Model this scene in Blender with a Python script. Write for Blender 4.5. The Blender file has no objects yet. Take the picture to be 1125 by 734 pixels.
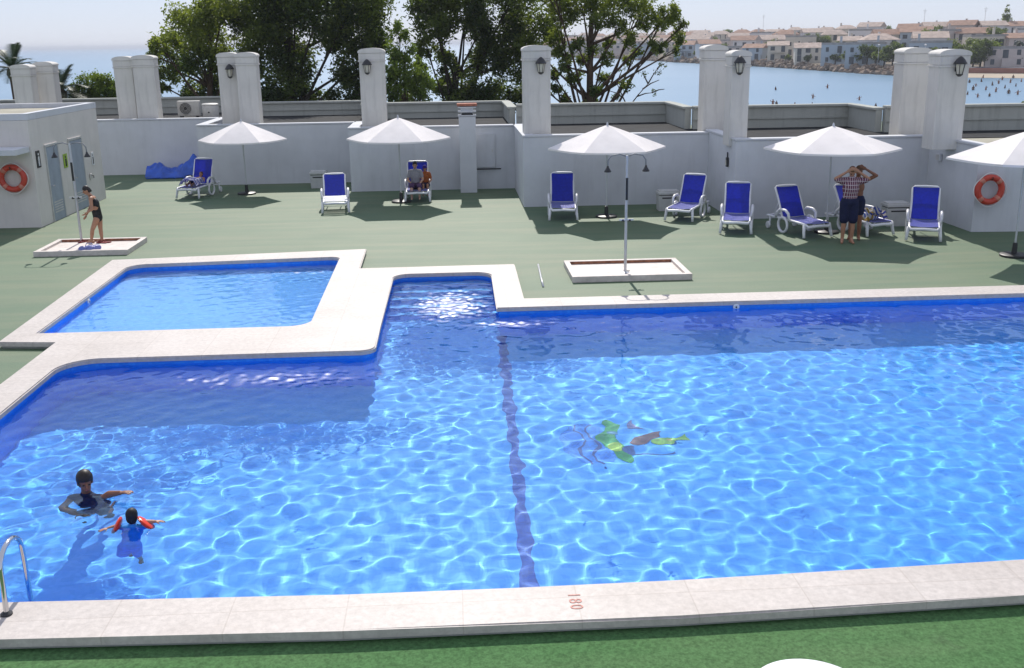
import bpy, bmesh, math, random
import numpy as np
from mathutils import Vector, Matrix

sc = bpy.context.scene
C = sc.collection
R = math.radians
PI = math.pi
rnd = random.Random(11)
DECK = -0.12
WATER = -0.13

# ------------------------------------------------------------------ camera
CAM_H, F_PX, PITCH, ROLL, YAW = 4.6, 1140.07, 0.27427, -0.013868, -0.057188
cam = bpy.data.cameras.new('camera')
cam_o = bpy.data.objects.new('camera', cam)
C.objects.link(cam_o)
sc.camera = cam_o
cam.sensor_width = 36
cam.lens = 36 * F_PX / 1125
cam.clip_end = 30000
CAM_ROT = (Matrix.Rotation(YAW, 4, 'Z') @ Matrix.Rotation(PI / 2 - PITCH, 4, 'X') @ Matrix.Rotation(ROLL, 4, 'Z'))
cam_o.matrix_world = Matrix.Translation((0, 0, CAM_H)) @ CAM_ROT


def ray(px, py):
    return CAM_ROT.to_3x3() @ Vector(((px - 562.5) / F_PX, -(py - 367) / F_PX, -1))


def at(px, py, Y):                       # surveyed point of the photo at world depth Y
    d = ray(px, py)
    t = Y / d.y
    return Vector((d.x * t, Y, CAM_H + d.z * t))


def on(px, py, z=DECK):                  # surveyed point of the photo on the level z
    d = ray(px, py)
    t = (z - CAM_H) / d.z
    return Vector((d.x * t, d.y * t, z))


# ------------------------------------------------------------------ materials
def nodes(m):
    m.use_nodes = True
    nt = m.node_tree
    return nt, nt.nodes['Principled BSDF']


def pmat(name, col, rough=.6, spec=.5, var=.12, scale=6., bump=0., bscale=60., metal=0., col2=None, detail=4, stretch=None):
    """plain procedural material: two noise scales vary the base colour, optional bump"""
    m = bpy.data.materials.new(name)
    nt, b = nodes(m)
    b.inputs['Roughness'].default_value = rough
    b.inputs['Specular IOR Level'].default_value = spec
    b.inputs['Metallic'].default_value = metal
    tc = nt.nodes.new('ShaderNodeTexCoord')
    src = tc.outputs['Object']
    if stretch:
        mp = nt.nodes.new('ShaderNodeMapping')
        mp.inputs['Scale'].default_value = stretch
        nt.links.new(src, mp.inputs[0])
        src = mp.outputs[0]
    n = nt.nodes.new('ShaderNodeTexNoise')
    n.inputs['Scale'].default_value = scale
    n.inputs['Detail'].default_value = detail
    nt.links.new(src, n.inputs['Vector'])
    cr = nt.nodes.new('ShaderNodeValToRGB')
    c2 = col2 or tuple(min(1, c * (1 + var)) for c in col)
    c1 = tuple(c * (1 - var) for c in col) if not col2 else col
    cr.color_ramp.elements[0].position = .3
    cr.color_ramp.elements[1].position = .7
    cr.color_ramp.elements[0].color = (*c1, 1)
    cr.color_ramp.elements[1].color = (*c2, 1)
    nt.links.new(n.outputs['Fac'], cr.inputs[0])
    nt.links.new(cr.outputs[0], b.inputs['Base Color'])
    if bump:
        n2 = nt.nodes.new('ShaderNodeTexNoise')
        n2.inputs['Scale'].default_value = bscale
        n2.inputs['Detail'].default_value = 3
        nt.links.new(src, n2.inputs['Vector'])
        bp = nt.nodes.new('ShaderNodeBump')
        bp.inputs['Strength'].default_value = bump
        bp.inputs['Distance'].default_value = .02
        nt.links.new(n2.outputs['Fac'], bp.inputs['Height'])
        nt.links.new(bp.outputs[0], b.inputs['Normal'])
    return m


def mix_rgb(nt, fac, a, b_, mode='MIX'):
    mx = nt.nodes.new('ShaderNodeMix')
    mx.data_type = 'RGBA'
    mx.blend_type = mode
    for sock, v in ((0, fac), (6, a), (7, b_)):
        if isinstance(v, (int, float)):
            mx.inputs[sock].default_value = v
        elif isinstance(v, tuple):
            mx.inputs[sock].default_value = (*v, 1)
        else:
            nt.links.new(v, mx.inputs[sock])
    return mx.outputs[2]


def noise(nt, vec, scale, detail=3, rough=.5):
    n = nt.nodes.new('ShaderNodeTexNoise')
    n.inputs['Scale'].default_value = scale
    n.inputs['Detail'].default_value = detail
    n.inputs['Roughness'].default_value = rough
    nt.links.new(vec, n.inputs['Vector'])
    return n.outputs['Fac']


def ramp(nt, fac, p0, p1, c0=(0, 0, 0), c1=(1, 1, 1)):
    cr = nt.nodes.new('ShaderNodeValToRGB')
    cr.color_ramp.elements[0].position = p0
    cr.color_ramp.elements[1].position = p1
    cr.color_ramp.elements[0].color = (*c0, 1)
    cr.color_ramp.elements[1].color = (*c1, 1)
    nt.links.new(fac, cr.inputs[0])
    return cr.outputs[0]


def deck_material(name, ca, cb, cs, spec, rough, gs=42):
    m = bpy.data.materials.new(name)
    nt, b = nodes(m)
    tc = nt.nodes.new('ShaderNodeTexCoord').outputs['Object']
    base = ramp(nt, noise(nt, tc, .55, 5, .6), .3, .72, ca, cb)
    mp = nt.nodes.new('ShaderNodeMapping')
    mp.inputs['Scale'].default_value = (.25, 2.2, 1)
    nt.links.new(tc, mp.inputs[0])
    streak = ramp(nt, noise(nt, mp.outputs[0], .9, 4, .6), .42, .75)
    base = mix_rgb(nt, mix_rgb(nt, .75, (0, 0, 0), streak), base, cs)
    grain = ramp(nt, noise(nt, tc, gs, 3, .7), .3, .72, (.62, .62, .62), (1.35, 1.35, 1.35))
    base = mix_rgb(nt, 1., base, grain, 'MULTIPLY')
    stain = ramp(nt, noise(nt, tc, 1.7, 6, .65), .62, .78)
    base = mix_rgb(nt, mix_rgb(nt, .5, (0, 0, 0), stain), base, (.075, .09, .06))
    nt.links.new(base, b.inputs['Base Color'])
    b.inputs['Roughness'].default_value = rough
    b.inputs['Specular IOR Level'].default_value = spec
    bp = nt.nodes.new('ShaderNodeBump')
    bp.inputs['Strength'].default_value = .12
    bp.inputs['Distance'].default_value = .01
    nt.links.new(noise(nt, tc, 70, 2), bp.inputs['Height'])
    nt.links.new(bp.outputs[0], b.inputs['Normal'])
    return m


def coping_material():
    m = bpy.data.materials.new('cream_stone_coping')
    nt, b = nodes(m)
    tc = nt.nodes.new('ShaderNodeTexCoord').outputs['Object']
    base = ramp(nt, noise(nt, tc, .8, 5, .6), .3, .7, (.49, .44, .40), (.58, .53, .49))
    fine = ramp(nt, noise(nt, tc, 14, 5, .7), .35, .65, (.86, .86, .86), (1.08, 1.08, 1.08))
    base = mix_rgb(nt, 1., base, fine, 'MULTIPLY')
    st = ramp(nt, noise(nt, tc, 2.3, 6, .7), .60, .78)
    base = mix_rgb(nt, mix_rgb(nt, .45, (0, 0, 0), st), base, (.50, .42, .34))
    br = nt.nodes.new('ShaderNodeTexBrick')
    br.inputs['Scale'].default_value = 1
    br.inputs['Brick Width'].default_value = .98
    br.inputs['Row Height'].default_value = .61
    br.inputs['Mortar Size'].default_value = .006
    br.offset = 0
    nt.links.new(tc, br.inputs['Vector'])
    br.inputs['Color1'].default_value = (1, 1, 1, 1)
    br.inputs['Color2'].default_value = (.93, .93, .93, 1)
    br.inputs['Mortar'].default_value = (.80, .78, .76, 1)
    base = mix_rgb(nt, .8, base, br.outputs[0], 'MULTIPLY')
    nt.links.new(base, b.inputs['Base Color'])
    b.inputs['Roughness'].default_value = .55
    b.inputs['Specular IOR Level'].default_value = .35
    bp = nt.nodes.new('ShaderNodeBump')
    bp.inputs['Strength'].default_value = .15
    bp.inputs['Distance'].default_value = .01
    nt.links.new(noise(nt, tc, 40, 4), bp.inputs['Height'])
    nt.links.new(bp.outputs[0], b.inputs['Normal'])
    return m


def tile_material(name, c0, c1, line, size=.05):
    """little glass mosaic tiles, each its own shade"""
    m = bpy.data.materials.new(name)
    nt, b = nodes(m)
    tc = nt.nodes.new('ShaderNodeTexCoord').outputs['Object']
    sc_ = nt.nodes.new('ShaderNodeVectorMath')
    sc_.operation = 'SCALE'
    sc_.inputs['Scale'].default_value = 1 / size
    nt.links.new(tc, sc_.inputs[0])
    fl = nt.nodes.new('ShaderNodeVectorMath')
    fl.operation = 'FLOOR'
    nt.links.new(sc_.outputs[0], fl.inputs[0])
    wn = nt.nodes.new('ShaderNodeTexWhiteNoise')
    nt.links.new(fl.outputs[0], wn.inputs['Vector'])
    base = mix_rgb(nt, wn.outputs['Value'], c0, c1)
    big = ramp(nt, noise(nt, tc, .35, 3), .3, .7, (.92, .92, .92), (1.06, 1.06, 1.06))
    base = mix_rgb(nt, 1., base, big, 'MULTIPLY')
    nt.links.new(base, b.inputs['Base Color'])
    b.inputs['Roughness'].default_value = .45
    return m


def wall_material(name, col, dirt=.35):
    m = bpy.data.materials.new(name)
    nt, b = nodes(m)
    tc = nt.nodes.new('ShaderNodeTexCoord').outputs['Object']
    base = ramp(nt, noise(nt, tc, 1.3, 5, .6), .3, .7, tuple(c * .93 for c in col), tuple(min(1, c * 1.04) for c in col))
    mp = nt.nodes.new('ShaderNodeMapping')
    mp.inputs['Scale'].default_value = (5, 5, .5)
    nt.links.new(tc, mp.inputs[0])
    st = ramp(nt, noise(nt, mp.outputs[0], 1, 5, .65), .52, .80)
    base = mix_rgb(nt, mix_rgb(nt, dirt, (0, 0, 0), st), base, tuple(c * .62 for c in col))
    nt.links.new(base, b.inputs['Base Color'])
    b.inputs['Roughness'].default_value = .85
    b.inputs['Specular IOR Level'].default_value = .2
    bp = nt.nodes.new('ShaderNodeBump')
    bp.inputs['Strength'].default_value = .3
    bp.inputs['Distance'].default_value = .01
    nt.links.new(noise(nt, tc, 35, 4), bp.inputs['Height'])
    nt.links.new(bp.outputs[0], b.inputs['Normal'])
    return m


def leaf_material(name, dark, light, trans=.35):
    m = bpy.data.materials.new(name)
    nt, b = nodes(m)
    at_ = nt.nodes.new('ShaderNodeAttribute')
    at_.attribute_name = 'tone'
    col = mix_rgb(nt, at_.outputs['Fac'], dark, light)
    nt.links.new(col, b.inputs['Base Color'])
    b.inputs['Roughness'].default_value = .5
    b.inputs['Specular IOR Level'].default_value = .3
    tr = nt.nodes.new('ShaderNodeBsdfTranslucent')
    nt.links.new(mix_rgb(nt, 1., col, (1.5, 1.45, .7), 'MULTIPLY'), tr.inputs[0])
    ms = nt.nodes.new('ShaderNodeMixShader')
    ms.inputs[0].default_value = trans
    nt.links.new(b.outputs[0], ms.inputs[1])
    nt.links.new(tr.outputs[0], ms.inputs[2])
    nt.links.new(ms.outputs[0], nt.nodes['Material Output'].inputs[0])
    return m


def fabric_material(name, col, trans=.25, rough=.8):
    m = pmat(name, col, rough, .2, .05, 3, .1, 250)
    nt = m.node_tree
    b = nt.nodes['Principled BSDF']
    tr = nt.nodes.new('ShaderNodeBsdfTranslucent')
    tr.inputs[0].default_value = (*col, 1)
    ms = nt.nodes.new('ShaderNodeMixShader')
    ms.inputs[0].default_value = trans
    nt.links.new(b.outputs[0], ms.inputs[1])
    nt.links.new(tr.outputs[0], ms.inputs[2])
    nt.links.new(ms.outputs[0], nt.nodes['Material Output'].inputs[0])
    return m


def check_material(name, a, b_, c, scale=14.):
    """plaid cloth"""
    m = bpy.data.materials.new(name)
    nt, b = nodes(m)
    tc = nt.nodes.new('ShaderNodeTexCoord').outputs['Object']

    def bands(axis, sc_, w, off):
        sp = nt.nodes.new('ShaderNodeSeparateXYZ')
        nt.links.new(tc, sp.inputs[0])
        mu = nt.nodes.new('ShaderNodeMath'); mu.operation = 'MULTIPLY_ADD'
        mu.inputs[1].default_value = sc_; mu.inputs[2].default_value = off
        nt.links.new(sp.outputs[axis], mu.inputs[0])
        fr = nt.nodes.new('ShaderNodeMath'); fr.operation = 'FRACT'
        nt.links.new(mu.outputs[0], fr.inputs[0])
        lt = nt.nodes.new('ShaderNodeMath'); lt.operation = 'LESS_THAN'
        lt.inputs[1].default_value = w
        nt.links.new(fr.outputs[0], lt.inputs[0])
        return lt.outputs[0]
    col = mix_rgb(nt, bands(0, scale, .45, .1), a, c)
    col = mix_rgb(nt, bands(2, scale, .40, .3), col, c)
    col = mix_rgb(nt, bands(0, scale, .18, .6), col, b_)
    col = mix_rgb(nt, bands(2, scale * .5, .12, .7), col, b_)
    nt.links.new(col, b.inputs['Base Color'])
    b.inputs['Roughness'].default_value = .9
    return m


def stripe_material(name, cols, axis=0, scale=8.):
    m = bpy.data.materials.new(name)
    nt, b = nodes(m)
    tc = nt.nodes.new('ShaderNodeTexCoord').outputs['Object']
    sp = nt.nodes.new('ShaderNodeSeparateXYZ')
    nt.links.new(tc, sp.inputs[0])
    mu = nt.nodes.new('ShaderNodeMath'); mu.operation = 'MULTIPLY'
    mu.inputs[1].default_value = scale
    nt.links.new(sp.outputs[axis], mu.inputs[0])
    fr = nt.nodes.new('ShaderNodeMath'); fr.operation = 'FRACT'
    nt.links.new(mu.outputs[0], fr.inputs[0])
    cr = nt.nodes.new('ShaderNodeValToRGB')
    cr.color_ramp.interpolation = 'CONSTANT'
    el = cr.color_ramp.elements
    while len(el) < len(cols):
        el.new(.5)
    for i, c in enumerate(cols):
        el[i].position = i / len(cols)
        el[i].color = (*c, 1)
    nt.links.new(fr.outputs[0], cr.inputs[0])
    nt.links.new(cr.outputs[0], b.inputs['Base Color'])
    b.inputs['Roughness'].default_value = .9
    return m


M = {}
M['deck'] = deck_material('worn_green_deck_coating', (.060, .122, .058), (.092, .150, .076), (.150, .172, .095), .58, .70)
M['deck_near'] = deck_material('green_carpet_deck', (.058, .145, .050), (.085, .180, .070), (.10, .175, .075), .12, .9, 30)
M['coping'] = coping_material()
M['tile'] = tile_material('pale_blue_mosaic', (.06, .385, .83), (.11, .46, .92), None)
M['tile_shaded'] = tile_material('shaded_blue_mosaic', (.02, .26, .84), (.04, .34, .93), None)  # same tiles as the floor; underwater shade put into a deeper blue
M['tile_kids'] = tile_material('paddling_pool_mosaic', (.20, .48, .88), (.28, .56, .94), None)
M['lane'] = tile_material('navy_mosaic', (.002, .04, .34), (.008, .075, .46), None)
M['wall'] = wall_material('white_render', (.60, .61, .63), .25)
M['wall_warm'] = wall_material('warm_white_render', (.66, .62, .57), .25)
M['column'] = wall_material('weathered_grey_render', (.63, .61, .57), .55)
M['parapet'] = wall_material('weathered_concrete', (.40, .41, .37), .7)
M['terrace'] = pmat('sandy_terrace_paving', (.36, .34, .27), .85, .2, .15, 1.2, .2, 20)
M['floor_dark'] = pmat('dark_floor_cover', (.022, .023, .025), .9, .2, .3, 2)
M['white_plastic'] = pmat('white_plastic', (.74, .74, .75), .35, .5, .05, 5)
M['blue_sling'] = pmat('blue_sling_fabric', (.006, .030, .56), .42, .55, .12, 18, .15, 200)
_b = M['blue_sling'].node_tree.nodes['Principled BSDF']
_b.inputs['Sheen Weight'].default_value = .55
_b.inputs['Sheen Roughness'].default_value = .5
M['canopy'] = fabric_material('white_canopy_cloth', (.90, .86, .83), .18)
M['pole_metal'] = pmat('pale_metal_pole', (.52, .53, .54), .35, .5, .08, 5, metal=.3)
M['grey_metal'] = pmat('dull_grey_metal', (.20, .21, .22), .5, .5, .1, 8)
M['dark_metal'] = pmat('dark_metal', (.02, .02, .022), .45, .5, .2, 8)
M['steel'] = pmat('polished_steel', (.62, .62, .63), .12, .5, .05, 4, metal=1.)
M['black'] = pmat('black_plastic', (.012, .012, .014), .5, .5, .2, 8)
M['ring'] = pmat('red_orange_plastic', (.52, .05, .025), .45, .5, .1, 6)
M['ring_white'] = pmat('white_band', (.75, .73, .70), .6, .4, .06, 6)
M['ring_band'] = pmat('faded_reflective_band', (.56, .20, .14), .5, .4, .15, 12)
M['door'] = pmat('blue_grey_door_paint', (.29, .33, .38), .6, .4, .1, 3)
M['sign_black'] = pmat('black_sign', (.015, .015, .016), .5)
M['sign_white'] = pmat('white_sign', (.70, .70, .70), .5)
M['sign_green'] = pmat('yellow_green_sign', (.28, .42, .03), .5)
M['terracotta'] = pmat('terracotta_tile', (.38, .15, .10), .8, .2, .25, 8)
M['lamp_glass'] = pmat('frosted_lamp_glass', (.50, .48, .40), .3, .5, .1, 6)
M['tray'] = pmat('worn_white_tray', (.60, .54, .49), .6, .4, .14, 7, .1, 60)
M['rust'] = pmat('rusty_edge', (.26, .11, .06), .8, .3, .4, 9)
M['bin'] = pmat('off_white_bin_plastic', (.52, .52, .50), .55, .4, .08, 5)
M['red_paint'] = pmat('faded_red_paint', (.58, .29, .24), .7, .3, .25, 25)
M['trunk'] = pmat('brown_bark', (.075, .05, .035), .9, .2, .35, 6, .6, 18, stretch=(1, 1, .25))
M['trunk_dark'] = pmat('dark_bark', (.045, .036, .030), .9, .2, .35, 6, .6, 18, stretch=(1, 1, .25))
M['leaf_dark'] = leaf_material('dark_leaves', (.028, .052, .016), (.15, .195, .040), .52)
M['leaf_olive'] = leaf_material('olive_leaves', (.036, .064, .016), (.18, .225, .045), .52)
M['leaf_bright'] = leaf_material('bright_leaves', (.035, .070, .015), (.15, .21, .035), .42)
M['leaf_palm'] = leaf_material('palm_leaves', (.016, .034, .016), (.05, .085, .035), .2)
M['skin'] = pmat('tanned_skin', (.40, .20, .12), .5, .4, .06, 9)
M['skin_dark'] = pmat('deep_tanned_skin', (.24, .10, .055), .5, .4, .08, 9)
M['skin_pale'] = pmat('light_skin', (.50, .29, .20), .5, .4, .06, 9)
M['hair_dark'] = pmat('dark_hair', (.018, .012, .010), .5, .4, .3, 60)
M['hair_brown'] = pmat('brown_hair', (.11, .05, .025), .55, .4, .3, 60)
M['swim_black'] = pmat('black_swimwear', (.012, .012, .014), .6, .3, .2, 20)
M['navy'] = pmat('navy_cloth', (.012, .016, .05), .85, .2, .2, 20)
M['swim_blue'] = pmat('blue_swimwear', (.03, .26, .72), .7, .3, .15, 20)
M['plaid'] = check_material('plaid_shirt_cloth', (.24, .05, .06), (.62, .55, .55), (.10, .03, .07), 22.)
M['grey_shirt'] = pmat('light_grey_cloth', (.30, .29, .32), .9, .2, .1, 20)
M['mauve'] = pmat('mauve_cloth', (.10, .055, .12), .9, .2, .15, 20)
M['purple'] = pmat('purple_cloth', (.045, .02, .22), .85, .2, .15, 20)
M['orange'] = pmat('orange_cloth', (.36, .10, .03), .9, .2, .12, 20)
M['armband'] = pmat('orange_red_inflatable', (.72, .045, .012), .3, .5, .08, 8)
M['eye'] = pmat('dark_eyes', (.02, .015, .012), .25, .5, .1, 30)
M['lips'] = pmat('lips', (.30, .09, .07), .5, .4, .1, 30)
M['towel'] = stripe_material('striped_towel', [(.62, .60, .58), (.05, .10, .42), (.60, .58, .56), (.45, .30, .05), (.65, .63, .6), (.06, .12, .45)], 0, 5)
M['towel_blue'] = stripe_material('blue_and_white_towel', [(.60, .60, .68), (.05, .09, .50), (.45, .46, .62), (.03, .06, .42)], 1, 5)
M['flipflop'] = pmat('dark_red_rubber', (.20, .02, .02), .7, .3, .15, 20)
M['blue_bag'] = pmat('lilac_blue_plastic', (.16, .18, .42), .5, .4, .2, 20)
M['cover_blue'] = pmat('bright_blue_sheeting', (.015, .085, .46), .35, .5, .25, 5, .4, 14)
M['ac'] = pmat('aged_white_metal', (.50, .49, .46), .55, .4, .1, 6)
M['stone_urn'] = pmat('pale_stone', (.46, .43, .36), .85, .2, .15, 8, .3, 30)
M['sea'] = None
M['rock'] = pmat('breakwater_rock', (.10, .085, .075), .9, .2, .5, .25, .5, 1.2, col2=(.30, .22, .16))
M['land'] = pmat('dry_coastal_ground', (.20, .17, .13), .95, .1, .2, .05)
M['beach'] = pmat('beach_sand', (.42, .36, .28), .95, .1, .12, .08)
M['road'] = pmat('grey_road', (.16, .16, .17), .9, .2, .12, .2)
M['kerb_red'] = pmat('reddish_wall', (.26, .13, .10), .9, .2, .15, .3)
HW = [wall_material('house_render_white', (.62, .60, .59), .2), wall_material('house_render_cream', (.56, .51, .43), .2),  # far house walls lightened: distance haze put into their colour
      wall_material('house_render_pink', (.52, .45, .41), .2), wall_material('house_render_bluegrey', (.36, .41, .45), .2)]
HR = [pmat('red_clay_roof', (.30, .19, .14), .9, .2, .25, .8), pmat('haze_paled_clay_roof', (.40, .32, .27), .9, .2, .25, .8),  # roof reds paled and greyed to carry the distance haze
      pmat('grey_flat_roof', (.30, .29, .28), .9, .2, .2, .8)]
M['window'] = pmat('dark_window', (.03, .04, .05), .2, .5, .2, .5)


# ------------------------------------------------------------------ mesh helpers
class MB:
    def __init__(s):
        s.bm = bmesh.new()

    def box(s, c, size, rot=None, bevel=0):
        r = bmesh.ops.create_cube(s.bm, size=1)
        vs = r['verts']
        for v in vs:
            v.co = Vector((v.co.x * size[0], v.co.y * size[1], v.co.z * size[2]))
        if bevel:
            es = list({e for v in vs for e in v.link_edges})
            rr = bmesh.ops.bevel(s.bm, geom=es, offset=bevel, segments=2, affect='EDGES', profile=.6)
            vs = list({v for f in rr['faces'] for v in f.verts} | {v for v in vs if v.is_valid})
        for v in vs:
            if rot is not None:
                v.co = rot @ v.co
            v.co += Vector(c)
        return s

    def tube(s, pts, r, seg=10, closed=False, caps=True):
        pts = [Vector(p) for p in pts]
        n = len(pts)
        rs = r if isinstance(r, (list, tuple)) else [r] * n
        rings = []
        up = None
        for i in range(n):
            if closed:
                t = (pts[(i + 1) % n] - pts[i - 1]).normalized()
            else:
                t = (pts[min(i + 1, n - 1)] - pts[max(i - 1, 0)]).normalized()
            if up is None:
                up = Vector((0, 0, 1)) if abs(t.z) < .9 else Vector((1, 0, 0))
            a = t.cross(up)
            if a.length < 1e-4:
                a = t.orthogonal()
            a.normalize()
            b = a.cross(t).normalized()
            up = b
            rings.append([s.bm.verts.new(pts[i] + (a * math.cos(2 * PI * k / seg) + b * math.sin(2 * PI * k / seg)) * rs[i]) for k in range(seg)])
        for i in range(n if closed else n - 1):
            A, B = rings[i], rings[(i + 1) % n]
            for k in range(seg):
                s.bm.faces.new((A[k], A[(k + 1) % seg], B[(k + 1) % seg], B[k]))
        if caps and not closed:
            s.bm.faces.new(rings[0])
            s.bm.faces.new(rings[-1][::-1])
        return s

    def lathe(s, prof, c=(0, 0, 0), seg=24, mat=None):
        rings = []
        for r, z in prof:
            ring = []
            for k in range(seg):
                a = 2 * PI * k / seg
                p = Vector((r * math.cos(a), r * math.sin(a), z))
                if mat is not None:
                    p = mat @ p
                ring.append(s.bm.verts.new(p + Vector(c)))
            rings.append(ring)
        for A, B in zip(rings, rings[1:]):
            for k in range(seg):
                s.bm.faces.new((A[k], A[(k + 1) % seg], B[(k + 1) % seg], B[k]))
        s.bm.faces.new(rings[0][::-1])
        s.bm.faces.new(rings[-1])
        return s

    def prism(s, poly, z0, z1):
        a = [s.bm.verts.new((x, y, z0)) for x, y in poly]
        b = [s.bm.verts.new((x, y, z1)) for x, y in poly]
        n = len(poly)
        for i in range(n):
            s.bm.faces.new((a[i], a[(i + 1) % n], b[(i + 1) % n], b[i]))
        s.bm.faces.new(a[::-1])
        s.bm.faces.new(b)
        return s

    def face(s, pts):
        s.bm.faces.new([s.bm.verts.new(p) for p in pts])
        return s

    def ellipsoid(s, c, rad, rot=None, seg=16, rings=10):
        r = bmesh.ops.create_uvsphere(s.bm, u_segments=seg, v_segments=rings, radius=1)
        for v in r['verts']:
            p = Vector((v.co.x * rad[0], v.co.y * rad[1], v.co.z * rad[2]))
            if rot is not None:
                p = rot @ p
            v.co = p + Vector(c)
        return s

    def capsule(s, p, q, rp, rq, seg=12):
        p, q = Vector(p), Vector(q)
        ax = (q - p)
        L = ax.length
        if L < 1e-6:
            return s.ellipsoid(p, (rp, rp, rp))
        ax /= L
        pts, rs = [], []
        for k in range(5):
            a = (k / 4) * PI / 2
            pts.append(p - ax * rp * math.cos(a)); rs.append(max(rp * math.sin(a), 1e-4))
        for k in range(1, 5):
            a = (k / 4) * PI / 2
            pts.append(q + ax * rq * math.sin(a)); rs.append(max(rq * math.cos(a), 1e-4))
        pts.insert(5, q); rs.insert(5, rq)
        return s.tube(pts, rs, seg)

    def build(s, name, mat, parent=None, smooth=False, loc=None, autosmooth=None):
        bmesh.ops.recalc_face_normals(s.bm, faces=s.bm.faces)
        me = bpy.data.meshes.new(name)
        s.bm.to_mesh(me)
        s.bm.free()
        o = bpy.data.objects.new(name, me)
        C.objects.link(o)
        if mat is not None:
            me.materials.append(mat)
        if smooth:
            me.polygons.foreach_set('use_smooth', [True] * len(me.polygons))
            if autosmooth:
                me.set_sharp_from_angle(angle=R(autosmooth))
        if parent is not None:
            o.parent = parent
        if loc is not None:
            o.location = loc
        return o


def tag(o, label=None, cat=None, group=None, kind=None):
    if label: o['label'] = label
    if cat: o['category'] = cat
    if group: o['group'] = group
    if kind: o['kind'] = kind
    return o


def empty(name, label, cat, loc=(0, 0, 0), rz=0, group=None):
    o = bpy.data.objects.new(name, None)
    C.objects.link(o)
    o.location = loc
    o.rotation_euler = (0, 0, rz)
    return tag(o, label, cat, group)


def copy_tree(o, parent=None):
    c = o.copy()
    C.objects.link(c)
    c.parent = parent
    for ch in [x for x in o.children]:
        copy_tree(ch, c)
    return c


def arc(cx, cy, r, a0, a1, n=8):
    return [(cx + r * math.cos(R(a0 + (a1 - a0) * i / n)), cy + r * math.sin(R(a0 + (a1 - a0) * i / n))) for i in range(n + 1)]


def offset_poly(poly, d):
    """push a closed counter-clockwise outline outward by d"""
    out = []
    n = len(poly)
    for i in range(n):
        p0, p1, p2 = Vector(poly[i - 1]), Vector(poly[i]), Vector(poly[(i + 1) % n])
        t0, t1 = (p1 - p0).normalized(), (p2 - p1).normalized()
        n0, n1 = Vector((t0.y, -t0.x)), Vector((t1.y, -t1.x))
        m_ = n0 + n1
        if m_.length < 1e-6:
            m_ = n0
        m_.normalize()
        k = max(.4, m_.dot(n0))
        q = p1 + m_ * (d / k)
        out.append((q.x, q.y))
    return out


def holed_sheet(outer, holes, z, thick=0):
    mb = MB()
    loops = []
    for poly in [outer] + holes:
        vs = [mb.bm.verts.new((x, y, z)) for x, y in poly]
        for i in range(len(vs)):
            mb.bm.edges.new((vs[i], vs[(i + 1) % len(vs)]))
        loops.append(vs)
    bmesh.ops.triangle_fill(mb.bm, use_beauty=True, use_dissolve=False, edges=list(mb.bm.edges))
    bmesh.ops.recalc_face_normals(mb.bm, faces=mb.bm.faces)
    if mb.bm.faces and sum(f.normal.z for f in mb.bm.faces) < 0:
        bmesh.ops.reverse_faces(mb.bm, faces=mb.bm.faces)
    if thick:
        r = bmesh.ops.extrude_face_region(mb.bm, geom=list(mb.bm.faces))
        for v in [g for g in r['geom'] if isinstance(g, bmesh.types.BMVert)]:
            v.co.z -= thick
    return mb


# ------------------------------------------------------------------ sun and sky
SUN_EL = 42
sun = bpy.data.lights.new('sun', 'SUN')
sun_o = bpy.data.objects.new('sun', sun)
C.objects.link(sun_o)
sun.energy = 3.6
sun.angle = R(.5)
sun.color = (1, .95, .88)
sun.cycles.is_caustics_light = True
sun_o.rotation_euler = Vector((0, -math.cos(R(SUN_EL)), -math.sin(R(SUN_EL)))).to_track_quat('-Z', 'Y').to_euler()
sun_o.location = (0, 60, 60)
world = bpy.data.worlds.new('World')
sc.world = world
world.use_nodes = True
wn_ = world.node_tree
sky = wn_.nodes.new('ShaderNodeTexSky')
sky.sky_type = 'NISHITA'
sky.sun_disc = False
sky.sun_elevation = R(SUN_EL)
sky.sun_rotation = 0
sky.air_density = 1.0
sky.dust_density = .2
sky.ozone_density = 4.0
# hazy summer sky: the clear-sky model veiled by an even pale haze
wn_.links.new(mix_rgb(wn_, .68, mix_rgb(wn_, 1., sky.outputs[0], (.92, .98, 1.18), 'MULTIPLY'), (9.4, 10.1, 12.2)), wn_.nodes['Background'].inputs[0])
wn_.nodes['Background'].inputs[1].default_value = .065
sc.view_settings.view_transform = 'Standard'
sc.view_settings.look = 'None'
sc.view_settings.gamma = 1
sc.view_settings.use_curve_mapping = False
sc.view_settings.exposure = .33
sc.cycles.use_denoising = True
sc.cycles.max_bounces = 14
sc.cycles.diffuse_bounces = 7
sc.cycles.glossy_bounces = 5
sc.cycles.transparent_max_bounces = 8

receivers = []

# ------------------------------------------------------------------ pool outlines (metres, deck seen from above)
FRONT = [(-6.0, 8.36), (-3.75, 8.25), (-1.0, 8.14), (.45, 8.13), (1.95, 8.145), (5.12, 8.25), (16.0, 8.60)]
MAIN = (FRONT + [(16.0, 18.06), (.76, 18.09)]
        + [(.78, 20.75)] + arc(.43, 20.80, .35, 0, 90, 8) + arc(-.87, 20.80, .35, 90, 180, 8)
        + [(-1.25, 17.0)] + arc(-1.50, 15.87, .25, 0, -90, 7) + arc(-5.42, 15.07, .55, 90, 180, 8))
KIDS = ([(-7.0, 17.24)] + arc(-2.86, 17.62, .38, -90, 0, 7) + arc(-2.75, 22.93, .22, 0, 90, 6) + arc(-6.65, 22.45, .42, 88, 180, 7))
OUT_FRONT = [(-6.6, 7.82), (-3.75, 7.66), (-1.0, 7.555), (1.8, 7.545), (4.78, 7.64), (16.6, 8.02)]
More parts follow.
